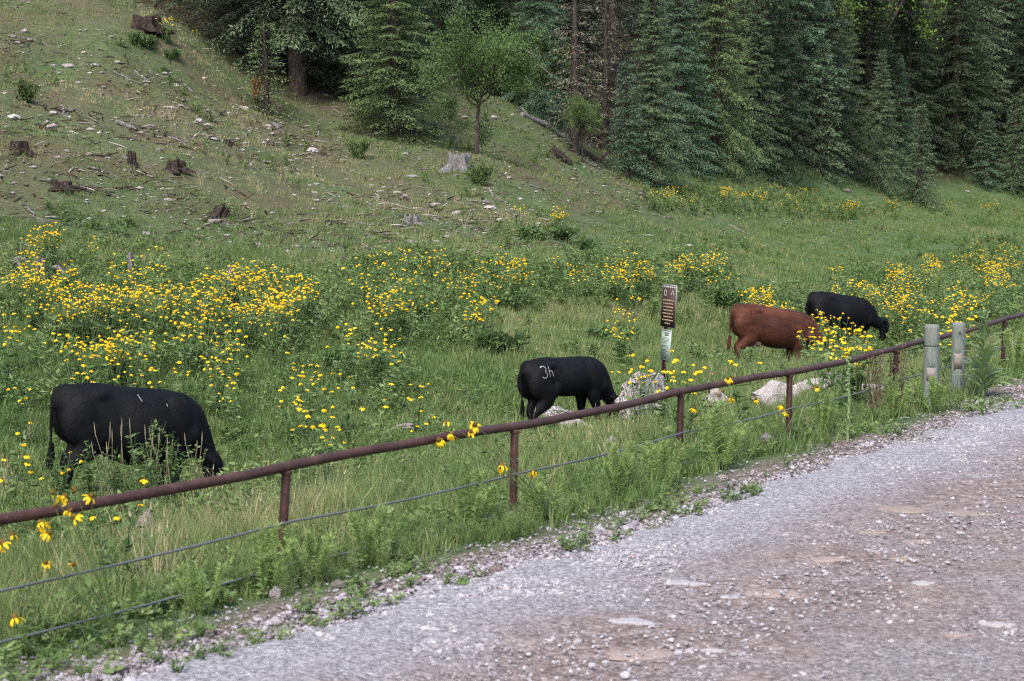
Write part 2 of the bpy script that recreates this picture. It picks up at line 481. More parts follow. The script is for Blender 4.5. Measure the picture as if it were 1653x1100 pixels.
M_hrock = rock_mat('hillside_stone', [(.3, (.09, .08, .075)), (.5, (.24, .22, .21)), (.7, (.45, .42, .41))], 4)
M_pink = rock_mat('pinkish_road_stone', [(.3, (.16, .12, .11)), (.55, (.29, .225, .205)), (.75, (.38, .33, .31))], 3)
M_tan = rock_mat('tan_stone', [(.3, (.17, .13, .10)), (.55, (.29, .23, .185)), (.75, (.38, .32, .27))], 3)
M_peb, _t, _b = mat('loose_gravel', .9, .2)
_f = attr(_t, 'tint', 'INSTANCER').outputs['Fac']
_t.links.new(ramp(_t, _f, [(0, (.07, .062, .065)), (.2, (.16, .14, .145)), (.5, (.27, .25, .265)), (.8, (.35, .335, .35)), (.92, (.46, .45, .46)), (1, (.34, .22, .18))]), _b.inputs['Base Color'])
bump(_t, _b, tnoise(_t, 40, 4), .004, .5)
PEB = [rock_mesh('pebble', M_peb, 50 + i, 1, .62, 6, .1) for i in range(6)]
ROCKP = [rock_mesh('stone', M_hrock, 80 + i, 2, .6, 7, .16) for i in range(7)]
ROCKL = [rock_mesh('stone', M_pale, 180 + i, 2, .6, 7, .16) for i in range(5)]

def sample_area(n, y0, y1, power=1.0, mx=.335, pad=1.6):
    """points on the ground between y0 and y1 metres ahead; power < 2 thins them out with distance"""
    u = RNG.random(n)
    Y = (y0 ** power + u * (y1 ** power - y0 ** power)) ** (1 / power)
    X = (RNG.random(n) * 2 - 1) * (mx * Y + pad)
    return X, Y

# loose gravel on the shoulder and the road
X, Y = sample_area(420000, 7.6, 34, .35)
s = fence_s(X, Y)
pr = smooth(.5, 1.2, s) * (.95 - .90 * smooth(1.4, 2.4, s + (fbm(X / 1.2, Y / 1.2, 8, 3) - .5) * 1.6)) + .10 * smooth(-.1, .5, s)
k = (RNG.random(len(X)) < pr) & (s < 7.6)
X, Y, s = X[k], Y[k], s[k]
n = len(X)
size = np.clip(np.exp(RNG.normal(math.log(.0075), .45, n)), .004, .04) * (1 + .15 * (1 - smooth(1.0, 1.8, s)))
def road_z(X, Y, s): return H(X, Y) + .012
P = np.stack([X, Y, road_z(X, Y, s)], 1)
scatter('gravel', P, RNG.random(n) * 6.28, np.stack([size * 1.25, size, size * .9], 1), np.clip(RNG.normal(.50, .22, n) - .16 * (1 - smooth(.9, 1.5, s)), 0, .93) + (RNG.random(n) < .04) * .07, PEB,
        'loose pale gravel along the road', tilt=RNG.normal(0, .25, (n, 2)))
print('gravel', n)

# flat stones bedded in the road, single stones on the verge
FLATM = {}
for nm_, cols_ in (('pinkish_road_stone', [(.3, (.13, .098, .088)), (.5, (.22, .17, .15)), (.7, (.32, .27, .25))]), ('tan_stone', [(.3, (.12, .095, .078)), (.5, (.20, .16, .13)), (.7, (.30, .25, .21))]), ('pale_limestone', [(.3, (.15, .14, .145)), (.5, (.25, .24, .245)), (.7, (.36, .35, .355))])):
    m_, t, b = mat('worn_' + nm_, .9, .15); t.links.new(ramp(t, tnoise(t, 5, 8, .8, objc(t)), cols_), b.inputs['Base Color']); FLATM[nm_] = m_
def flat_stone_mesh(seed, m, asp):
    g_ = np.random.default_rng(seed); n_ = 44; a = np.arange(n_) / n_ * 2 * math.pi
    R_ = 1 + .16 * np.sin(2 * a + g_.uniform(0, 6)) + .12 * np.sin(3 * a + g_.uniform(0, 6)) + .07 * np.sin(7 * a + g_.uniform(0, 6)) + g_.normal(0, .035, n_)
    V = []
    for k_, z in ((1.0, -.5), (.97, .25), (.90, .55), (.72, .85), (.45, 1.0), (.2, 1.0)):
        x_, y_ = R_ * k_ * np.cos(a), R_ * k_ * np.sin(a) * asp
        V.append(np.stack([x_, y_, z + (fbm(x_ * 4 + seed, y_ * 4, 3, 2) - .5) * .9 * (z > 0)], -1))
    V = np.array(V); q_ = MB(); r_ = len(V); i = np.arange(r_ - 1)[:, None] * n_; j = np.arange(n_)[None]; l_ = (j + 1) % n_
    q_.add(V.reshape(-1, 3), np.stack([i + j, i + l_, i + l_ + n_, i + j + n_], -1).reshape(-1, 4))
    q_.add(np.concatenate([V[-1], V[-1].mean(0)[None]]), [[e, (e + 1) % n_, n_] for e in range(n_)])
    return q_.mesh('embedded_stone', m, True)
def flat_stone(x, y, wpx, hz, m, label):
    m = FLATM[m.name]
    p = hit1(x, y); r = wpx / (F / p.y) / 2
    s_ = float(fence_s(p.x, p.y)); zr_ = p.z + .02 + (fbm(p.x / .8, p.y / .8, 21, 4) - .5) * .05 - .03 * math.exp(-((s_ - 3.0) / .5) ** 2) - .03 * math.exp(-((s_ - 5.2) / .5) ** 2)
    return tag(obj('embedded_stone', flat_stone_mesh(int(x + y), m, .7), None, (p.x, p.y, float(zr_) + .002), (0, 0, random.uniform(-.2, .2)), (r * .82, r * .72, .010)), label, 'stone')
def stone(x, y, wpx, hz, m, label, name='embedded_stone', group=None, asp=.55, seed=None, cat='stone', sink=.5, d=None, rz=None, sub=3, rough=.12, flat=.5):
    p = hit1(x, y) if d is None else Vector(at(x, y, d))
    ppm = F / p.y
    rx_ = wpx / ppm / 2
    me = rock_mesh(name, m, seed if seed is not None else int(x + y), sub, 1, 7, rough)
    o = obj(name, me, None, (p.x, p.y, p.z + hz * (1 - sink)), (0, 0, rz if rz is not None else random.uniform(-.25, .25)), (rx_, rx_ * asp, hz))
    return tag(o, label, cat, group)
for x, y, wp, hz, m, lb in [
    (1045, 1056, 135, .02, M_pink, 'long flat pinkish stone nearest the photo\'s bottom, bedded in the road'),
    (1020, 1008, 78, .022, M_pale, 'flat blue-grey stone bedded in the road just above the long pinkish stone'),
    (1250, 955, 112, .02, M_pink, 'long flat pinkish stone bedded mid road, right of two white streaks'),
    (1105, 944, 70, .014, M_pale, 'thin white stone bedded in the road left of a long pinkish stone'),
    (1455, 828, 100, .02, M_tan, 'long flat buff stone bedded in the far track, left one of a pair'),
    (1565, 829, 90, .024, M_tan, 'yellowish flat stone bedded in the far track, right one of a pair'),
    (1610, 1012, 60, .02, M_pale, 'white flat stone bedded in the road near the right edge'),
    (1478, 871, 55, .014, M_pink, 'small pink flat stone below the pair of buff stones on the road'),
    (1335, 906, 70, .014, M_pink, 'thin pinkish streak of stone in the middle of the track'),
    (1462, 903, 60, .014, M_tan, 'brown flat stone bedded in the road right of centre'),
    (1150, 1053, 40, .016, M_pale, 'small white stone beside the long pinkish stone on the road'),
    (1410, 860, 50, .016, M_tan, 'reddish brown flat stone between the two buff stones and the verge'),
    (1490, 950, 46, .014, M_pale, 'pale flat chip of stone on the right half of the road'),
    (1545, 1032, 44, .014, M_pink, 'low pinkish stone in brown dirt at the lower right'),
    (1180, 962, 42, .012, M_pale, 'pale flat stone just left of the long pinkish mid road stone'),
    (1420, 888, 40, .012, M_pale, 'white flat stone on the grey middle of the road')]:
    flat_stone(x, y, wp * 1.05, hz, m, lb)
for x, y, wp, hz, m, lb in [
    (803, 925, 28, .03, M_pink, 'low pinkish stone on the gravel edge below the second fence post'),
    (773, 928, 12, .02, M_tan, 'small orange stone beside the low pinkish stone on the gravel edge'),
    (180, 1090, 60, .045, M_pale, 'broad pale stone at the bottom left where verge meets gravel'),
    (360, 1054, 24, .03, M_pale, 'white stone in the gravel near the bottom left'),
    (445, 965, 22, .04, M_pale, 'white stone in the weeds near the first fence post'),
    (325, 985, 24, .03, M_pale, 'pale stone under feathery weeds at the lower left'),
    (1446, 693, 14, .05, M_pale, 'round white stone on the verge below the wooden posts'),
    (672, 910, 16, .025, M_pale, 'small white stone in verge grass left of the second fence post'),
    (546, 950, 22, .035, M_hrock, 'grey stone on the gravel edge below the first fence post'),
    (1165, 775, 20, .03, M_pale, 'pale stone at the verge below the bushy weed')]:
    stone(x, y, wp, hz, m, lb, 'verge_stone', sink=.4, asp=.75)

# ================================================================ BOULDERS BEHIND THE FENCE
BOULD = []
def boulder(x, y, wpx, hpx, d, m, lb, seed, asp=.7, rough=.16):
    ppm = F / d
    p = Vector(at(x, y, d))                      # centre of the base
    p.z = float(H(p.x, p.y))
    top = at(x, y - hpx, d)[2]
    hh = max(top - p.z, .12)
    me = rock_mesh('boulder', m, seed, 4, 1, 9, rough)
    o = obj('boulder', me, None, (p.x, p.y, p.z + hh * .42), (0, 0, (seed * 37 % 60) / 60.), (wpx / ppm / 2 * 1.3, wpx / ppm / 2 * asp * 1.1, hh * .80))
    if 'half sunk' not in lb: BOULD.append((p.x, p.y, wpx / ppm / 2))
    return tag(o, lb, 'boulder')
boulder(1038, 688, 78, 72, 23.2, M_lich, 'large lichen-speckled grey boulder at the foot of the sign post', 3, .8)
boulder(926, 708, 56, 29, 23.6, M_pale, 'pointed pale boulder beside the marked calf\'s head', 12, .8)
boulder(660, 712, 42, 24, 24.5, M_hrock, 'low grey boulder in the grass left of the marked calf', 15)
boulder(1245, 670, 92, 48, 22.0, M_pale, 'broad cream boulder behind the rail, left of the fourth fence post', 21, .7)
boulder(1325, 652, 76, 46, 23.5, M_pale, 'cream boulder behind the rail, right of the fourth fence post', 25, .7)
boulder(1392, 664, 66, 44, 22.5, M_pale, 'pale broken boulder behind the mullein spike and vines', 31, .7)
boulder(1160, 650, 44, 18, 24., M_pale, 'small pale boulder behind the rail between third and fourth posts', 35)
boulder(985, 745, 22, 18, 18.2, M_pale, 'small round white boulder on the grass just behind the cable', 41)
boulder(900, 690, 62, 30, 27.2, M_lich, 'grey boulder glimpsed between the marked calf\'s legs', 47, .8)
boulder(1240, 722, 40, 16, 16.9, M_hrock, 'grey weed-covered boulder on the verge left of the fourth post', 53)
boulder(238, 846, 30, 9, 15.5, M_hrock, 'grey boulder half sunk in grass under the rail below the large cow', 59)
boulder(1590, 690, 10, 10, 18, M_pale, 'tiny white boulder at the verge near the right edge', 61) if False else None
# ================================================================ PIPE FENCE
m_rust, t, b = mat('rusty_pipe', .62, .35)
oc = objc(t); n1 = tnoise(t, 5, 6, .7, oc); n2 = tnoise(t, 60, 4, .7, oc)
c = ramp(t, n1, [(.3, (.026, .012, .0105)), (.5, (.048, .021, .017)), (.7, (.085, .040, .030))])
c = mix(t, ramp(t, n2, [(.56, (0,) * 3), (.7, (.7,) * 3)]), c, (.14, .06, .035))
t.links.new(c, b.inputs['Base Color']); b.inputs['Metallic'].default_value = .15
bump(t, b, n2, .0012, .35)
m_cable, t, b = mat('steel_cable', .5, .5); b.inputs['Base Color'].default_value = (.13, .135, .135, 1); b.inputs['Metallic'].default_value = .4
wv = N(t, 'ShaderNodeTexWave'); wv.inputs['Scale'].default_value = 25; wv.bands_direction = 'DIAGONAL'; t.links.new(objc(t), wv.inputs['Vector'])
bump(t, b, wv.outputs['Fac'], .004, .8)

fence = obj('pipe_fence', None); tag(fence, 'long rusty brown pipe rail fence with two steel cables along the gravel track', 'fence')
fence.location = (FENCE[2][0], FENCE[2][1], 0)
def fpt(t_, z, ds=0.0):
    x, y = on_fence(t_); dx, dy = fence_dir(t_)
    return np.array([x + dy * ds, y - dx * ds, z])
FO = np.array(fence.location)
tl = list(np.arange(-15, 60, .6))
zr = lambda q: .60 + .012 * math.sin(q * 1.3) + .004 * math.sin(q * 4.1)
seams = [-15, -4.4, 1.6, 4.0, 8.0, 14.1, 24, 40, 60]
for a_, b_ in zip(seams[:-1], seams[1:]):            # lengths of pipe welded end to end
    q = MB(); tq = np.arange(a_, b_ + .01, min(.5, (b_ - a_) / 4)); tq[-1] = b_
    q.tube([fpt(v, zr(v)) - FO for v in tq], .0305, 20); obj('rail', q.mesh('rail', m_rust, True), fence)
for v in seams[1:-1]:
    q = MB(); q.tube([fpt(v + e, zr(v)) - FO for e in (-.012, -.006, .006, .012)], [.031, .035, .035, .031], 20, cap=False)
    obj('weld', q.mesh('weld', m_rust, True), fence)
def t_of(x, d):
    p = at(x, 600, d); best = min(np.arange(-15, 60, .01), key=lambda v: np.hypot(*(np.array(on_fence(v)) - p[:2]))); return best
post_px = [(-330, 7.6, 0), (460, 11.24, .05), (830, 13.2, .012), (1100, 15.5, .012), (1282, 17.25, .0), (1449, 19.9, .01), (1617, 24.6, .02), (1725, 30.5, 0), (1790, 36, 0)]
pts_ = [t_of(x, d) for x, d, l in post_px]
for (x, d, lean), v in zip(post_px, pts_):
    top = fpt(v, zr(v) - .02) - FO; bot = top.copy(); g = H(top[0] + FO[0], top[1] + FO[1])
    bot[2] = g - .25; bot[0] -= lean * 1.2
    q = MB(); q.tube([bot, (top + bot) / 2, top], .0285, 18)
    o = obj('post', q.mesh('post', m_rust, True), fence)
    q = MB(); rr = [.0295, .038, .0295]; q.tube([top + (0, 0, -.032), top + (0, 0, -.016), top + (0, 0, 0)], rr, 16, cap=False)
    obj('weld', q.mesh('weld', m_rust, True), o)
for zc, rr in ((.265, .0075), (.0, .007)):
    q = MB(); P = []
    tq = np.arange(-15, 59, .12)
    for v in tq:
        i = np.searchsorted(pts_, v); a_ = pts_[i - 1] if i else -15; b_ = pts_[i] if i < len(pts_) else 60
        u = (v - a_) / (b_ - a_ + 1e-6)
        P.append(fpt(v, zc - .05 * 4 * u * (1 - u) * min(1, (b_ - a_) / 4) * .6, .034) - FO)
    q.tube(P, rr, 8); obj('cable', q.mesh('cable', m_cable, True), fence)

# ================================================================ WOODEN POSTS
m_wood, t, b = mat('weathered_green_wood', .85, .2)
oc = objc(t); mp = N(t, 'ShaderNodeMapping'); mp.inputs['Scale'].default_value = (1, 1, .12); t.links.new(oc, mp.inputs[0])
n1 = tnoise(t, 60, 6, .7, mp.outputs[0]); n2 = tnoise(t, 6, 4, .6, oc)
c = ramp(t, n1, [(.3, (.045, .055, .046)), (.5, (.115, .14, .118)), (.7, (.20, .225, .195))])
c = mix(t, ramp(t, n2, [(.45, (0,) * 3), (.62, (.7,) * 3)]), c, (.17, .17, .155))
t.links.new(c, b.inputs['Base Color']); bump(t, b, n1, .006, .9)
m_knot, t, b = mat('wood_knot', .9, .1); b.inputs['Base Color'].default_value = (.05, .05, .045, 1)
m_cut, t, b = mat('bare_cut_wood', .85, .15)
oc = objc(t); n = tnoise(t, 40, 5, .7, oc); t.links.new(ramp(t, n, [(.35, (.13, .11, .095)), (.6, (.22, .19, .17))]), b.inputs['Base Color'])
m_paper, t, b = mat('faded_paper', .8, .1)
oc = objc(t); n = tnoise(t, 60, 5, .7, oc); t.links.new(ramp(t, n, [(.35, (.14, .115, .105)), (.6, (.24, .205, .195))]), b.inputs['Base Color'])
def wooden_post(x, d, ztop, rad, lb, card):
    p = at(x, 600, d); g = float(H(p[0], p[1]))
    root = obj('wooden_post', None, None, (p[0], p[1], g)); tag(root, lb, 'post')
    h = ztop - g
    seg = 40; zs = [-.3, 0, .1, .2]
    # the shaft, with a flat-bottomed notch band cut round the front where the card sits, and a drip groove higher up
    a = np.arange(seg) / seg * 2 * math.pi
    face = -math.pi / 2 - .2
    zl = sorted(set(list(np.linspace(-.3, h - .012, 36)) + [h * .47, h * .475, h * .72, h * .725, h * .735, h * .74, h]))
    V = []
    for z in zl:
        rr = rad * (1 + .03 * np.sin(a * 3 + z * 2) + .012 * np.sin(a * 9 + z * 5)) * (1 - .03 * z / h)
        da = np.abs((a - face + math.pi) % (2 * math.pi) - math.pi)
        if card[0] < z < card[1]: rr = np.where(da < .8, np.minimum(rr, (rad - .014) / np.maximum(np.cos(da), .3)), rr)
        arch = h * .70 + .02 * np.cos(da)
        if card[2]: rr = np.where((np.abs(z - h * .73) < .006), rr - .008, rr)
        if z == h: rr = rr - .012
        V.append(np.stack([rr * np.cos(a), rr * np.sin(a), np.full(seg, z)], -1))
    V = np.array(V); n_ = len(zl)
    i = np.arange(n_ - 1)[:, None] * seg; j = np.arange(seg)[None]; k = (j + 1) % seg
    q = MB(); q.add(V.reshape(-1, 3), np.stack([i + j, i + k, i + k + seg, i + j + seg], -1).reshape(-1, 4))
    q.add(np.concatenate([V[-1], [[0, 0, h + .004]]]), [[e, (e + 1) % seg, seg] for e in range(seg)])
    obj('shaft', q.mesh('shaft', m_wood), root)
    q = MB(); cz = (card[0] + card[1]) / 2; hh = card[1] - card[0]
    ca, sa = math.cos(face), math.sin(face); Rm = [[-sa, ca, 0], [ca, sa, 0], [0, 0, 1]]
    q.box((ca * (rad - .0125), sa * (rad - .0125), cz), (rad * 1.15, .004, hh - .02), Rm)
    obj('card', q.mesh('card', m_paper if card[2] else m_cut), root)
    for kz, ka, ks in card[3]:
        q = MB(); aa = face + ka
        th = np.arange(10) / 10 * 2 * math.pi
        Vk = [(rad * 1.012 * math.cos(aa) , rad * 1.012 * math.sin(aa), kz)] + [((rad * 1.004) * math.cos(aa + ks / rad * .7 * math.cos(e)), rad * 1.004 * math.sin(aa + ks / rad * .7 * math.cos(e)), kz + ks * math.sin(e)) for e in th]
        q.add(Vk, [[0, 1 + e, 1 + (e + 1) % 10] for e in range(10)])
        obj('knot', q.mesh('knot', m_knot, True), root)
    return root
wooden_post(1503, 20.3, .835, .084, 'round green-grey wooden post with a small torn card, left one of two', (.27, .43, True, [(.17, .1, .02)]))
w2 = wooden_post(1546, 21.5, .775, .080, 'round grey wooden post with bare notch and top knot, beside the mullein', (.28, .50, False, [(.72, .15, .022)]))
q = MB(); a = np.linspace(-2.6, -.3, 12)
q = None

# ================================================================ SIGN POST
m_brown, t, b = mat('brown_sign_face', .6, .2); b.inputs['Base Color'].default_value = (.042, .024, .019, 1)
m_white, t, b = mat('white_reflective_print', .5, .4); b.inputs['Base Color'].default_value = (.34, .32, .30, 1)
m_tanp, t, b = mat('tan_print', .5, .4); b.inputs['Base Color'].default_value = (.28, .20, .12, 1)
m_pgreen, t, b = mat('pale_green_notice', .5, .4); b.inputs['Base Color'].default_value = (.27, .34, .285, 1)
m_dark, t, b = mat('dark_print', .6, .3); b.inputs['Base Color'].default_value = (.06, .07, .06, 1)
m_alu, t, b = mat('sign_edge_metal', .45, .5); b.inputs['Base Color'].default_value = (.16, .155, .15, 1); b.inputs['Metallic'].default_value = .2
p = at(1067, 640, 26.0); g = float(H(p[0], p[1]))
sign = obj('sign_post', None, None, (p[0], p[1], g), (0, R(3.8), R(-50))); tag(sign, 'leaning brown steel post carrying a brown sign over a pale green notice', 'sign')
zt = at(1077, 458, 26.0)[2] - g
q = MB()
for sx in (-.022, .022): q.box((sx, 0.01, zt / 2 - .1), (.006, .03, zt + .2 - .05))
q.box((0, .022, zt / 2 - .1), (.05, .006, zt + .2 - .04)); obj('pole', q.mesh('pole', m_rust), sign)
W, HH = .285, .60
q = MB(); zc = zt - HH / 2; q.box((.06, -.012, zc), (W, .006, HH)); pan = obj('sign_panel', q.mesh('sign_panel', m_alu), sign)
q = MB(); q.box((.06, -.0165, zc), (W - .002, .003, HH - .002)); obj('border', q.mesh('border', m_alu), pan)
q = MB(); q.box((.06, -.0195, zc), (W - .022, .003, HH - .022)); obj('face', q.mesh('face', m_brown), pan)
# printed matter: too small to read in the photograph, so words stand as blocks of their own width
q = MB(); rs = random.Random(3)
def line(q, x0, x1, z, h, y, m=0, gap=.008):
    x = x0
    while x < x1 - .01:
        wd_ = min(rs.uniform(.008, .016), x1 - x); q.box((x + wd_ / 2, y, z), (wd_ - .003, .002, h), None, m); x += wd_
        if rs.random() < .22: x += gap
line(q, -.058, .178, zc + .262, .030, -.022, 0, .012)
tag(obj('heading', q.mesh('heading', m_white), pan), kind='stuff')
q = MB()
def ring(q, cx, cz, rx_, rz_, w_, y, m=0, n=24):
    a = np.arange(n) / n * 2 * math.pi
    o_ = np.stack([cx + rx_ * np.cos(a), np.full(n, y), cz + rz_ * np.sin(a)], -1); i_ = np.stack([cx + (rx_ - w_) * np.cos(a), np.full(n, y), cz + (rz_ - w_) * np.sin(a)], -1)
    q.add(np.concatenate([o_, i_]), [[e, (e + 1) % n, n + (e + 1) % n, n + e] for e in range(n)], m)
ring(q, -.01, zc + .18, .026, .045, .010, -.0225); obj('symbol', q.mesh('symbol', m_white), pan); q = MB()
q.add([(.13 + .026, -.0225, zc + .18), (.13, -.0225, zc + .228), (.13 - .026, -.0225, zc + .18), (.13, -.0225, zc + .132)], [[0, 1, 2, 3]])
obj('symbol', q.mesh('symbol', m_white), pan)
q = MB()
q.box((.13, -.0245, zc + .175), (.016, .002, .06))
obj('symbol', q.mesh('symbol', m_brown), pan)
for i, ln in enumerate([1, .92, 1, .86, .95, .8, 1, .5]):
    q = MB(); line(q, .06 - .11 * ln, .06 + .11 * ln, zc + .075 - i * .046, .022, -.0225)
    tag(obj('text_line', q.mesh('text_line', m_tanp), pan), kind='stuff')
h2 = .44; W2 = .19; zc2 = zt - HH - .035 - h2 / 2
q = MB(); q.box((.045, -.012, zc2), (W2, .004, h2)); np_ = obj('notice_panel', q.mesh('notice_panel', m_pgreen), sign)
q = MB(); q.box((.045, -.0155, zc2 + h2 / 2 - .012), (W2 - .02, .002, .014)); q.box((.045, -.0155, zc2 - h2 / 2 + .012), (W2 - .02, .002, .014))
line(q, -.02, .11, zc2 + .175, .02, -.0155); line(q, .0, .09, zc2 + .145, .02, -.0155)
for i in range(11):
    if i in (5, 8): continue
    line(q, -.035, .045 + .05 * rs.random() + .03, zc2 + .11 - i * .019, .007, -.0155)
q.box((.03, -.0155, zc2 - .155), (.03, .002, .035))
tag(obj('text_lines', q.mesh('text_lines', m_dark), np_), kind='stuff')

# ================================================================ CATTLE
def hide_mat(name, stops, rough=.55, sheen=.3, tint=(.5, .6, .9), sc_=9):
    m, t, b = mat(name, rough, .16)
    oc = objc(t); mp = N(t, 'ShaderNodeMapping'); mp.inputs['Scale'].default_value = (.5, 1, 1.3); t.links.new(oc, mp.inputs[0])
    n1 = tnoise(t, 2.2, 4, .6, mp.outputs[0]); n2 = tnoise(t, sc_ * 9, 4, .75, mp.outputs[0])
    f = math_(t, 'ADD', math_(t, 'MULTIPLY', n1, .72), math_(t, 'MULTIPLY', n2, .28))
    t.links.new(ramp(t, f, stops), b.inputs['Base Color'])
    b.inputs['Sheen Weight'].default_value = sheen; b.inputs['Sheen Roughness'].default_value = .4; b.inputs['Sheen Tint'].default_value = (*tint, 1)
    bump(t, b, n2, .003, .3)
    return m
M_black = hide_mat('black_hide', [(.35, (.0016, .0016, .002)), (.6, (.0034, .0034, .0044)), (.75, (.007, .006, .006))], .72, .0)
M_red = hide_mat('red_brown_hide', [(.36, (.018, .0055, .0035)), (.5, (.047, .0145, .008)), (.66, (.105, .038, .020))], .7, .15, (1, .6, .4), 5)
m_cream, t, b = mat('cream_skin', .7, .2); b.inputs['Base Color'].default_value = (.36, .25, .18, 1)
m_hoof, t, b = mat('hoof', .6, .3); b.inputs['Base Color'].default_value = (.03, .027, .025, 1)
m_eye, t, b = mat('eye', .1, .8); b.inputs['Base Color'].default_value = (.01, .008, .006, 1)
m_chalk, t, b = mat('white_paint_brand', .9, .1); b.inputs['Base Color'].default_value = (.25, .235, .235, 1)

def ell(q, c, r, rot=(0, 0, 0), n=14):
    Rm = np.array((Matrix.Rotation(rot[2], 3, 'Z') @ Matrix.Rotation(rot[1], 3, 'Y') @ Matrix.Rotation(rot[0], 3, 'X')))
    th = np.linspace(0, math.pi, n // 2 + 2)[1:-1]; ph = np.arange(n) / n * 2 * math.pi
    V = [[0, 0, 1]] + [[math.sin(a) * math.cos(p_), math.sin(a) * math.sin(p_), math.cos(a)] for a in th for p_ in ph] + [[0, 0, -1]]
    V = np.array(V) * r; V = V @ Rm.T + np.array(c); m_ = len(th)
    F3 = [[0, 1 + (j + 1) % n, 1 + j][::-1] for j in range(n)] + [[1 + (m_ - 1) * n + j, 1 + (m_ - 1) * n + (j + 1) % n, 1 + m_ * n][::-1] for j in range(n)]
    F4 = [[1 + i * n + j, 1 + i * n + (j + 1) % n, 1 + (i + 1) * n + (j + 1) % n, 1 + (i + 1) * n + j][::-1] for i in range(m_ - 1) for j in range(n)]
    k = q.n; q.add(V, F3); q.n = k; q.V.pop(); q.add(V, F4)
def chain(q, pts, lat, sag, seg=14):
    """a limb swept in the animal's x-z plane: lat = half width sideways, sag = half depth"""
    pts = np.asarray(pts, float); n = len(pts)
    # densify with a smooth spline
    tt_ = np.linspace(0, n - 1, (n - 1) * 4 + 1)
    def cr(A):
        A = np.asarray(A, float); out = []
        for v in tt_:
            i = min(int(v), n - 2); u = v - i
            p0, p1, p2, p3 = A[max(i - 1, 0)], A[i], A[i + 1], A[min(i + 2, n - 1)]
            out.append(.5 * (2 * p1 + (p2 - p0) * u + (2 * p0 - 5 * p1 + 4 * p2 - p3) * u * u + (3 * p1 - p0 - 3 * p2 + p3) * u ** 3))
        return np.array(out)
    P = cr(pts); a = cr(lat); b_ = cr(sag)
    T = np.gradient(P, axis=0); T /= np.linalg.norm(T, axis=1)[:, None]
    S = np.array([0, 1., 0]) - T * T[:, 1:2]; S /= np.linalg.norm(S, axis=1)[:, None]; U = np.cross(T, S)
    th = np.arange(seg) / seg * 2 * math.pi
    V = P[:, None] + S[:, None] * (a[:, None] * np.cos(th))[..., None] + U[:, None] * (b_[:, None] * np.sin(th))[..., None]
    m_ = len(P); i = np.arange(m_ - 1)[:, None] * seg; j = np.arange(seg)[None]; k = (j + 1) % seg
    n0 = q.n
    q.add(V.reshape(-1, 3), np.stack([i + j, i + k, i + k + seg, i + j + seg], -1).reshape(-1, 4))
    q.add(np.concatenate([V[0], P[:1]]), [[(e + 1) % seg, e, seg] for e in range(seg)])
    q.add(np.concatenate([V[-1], P[-1:]]), [[e, (e + 1) % seg, seg] for e in range(seg)])

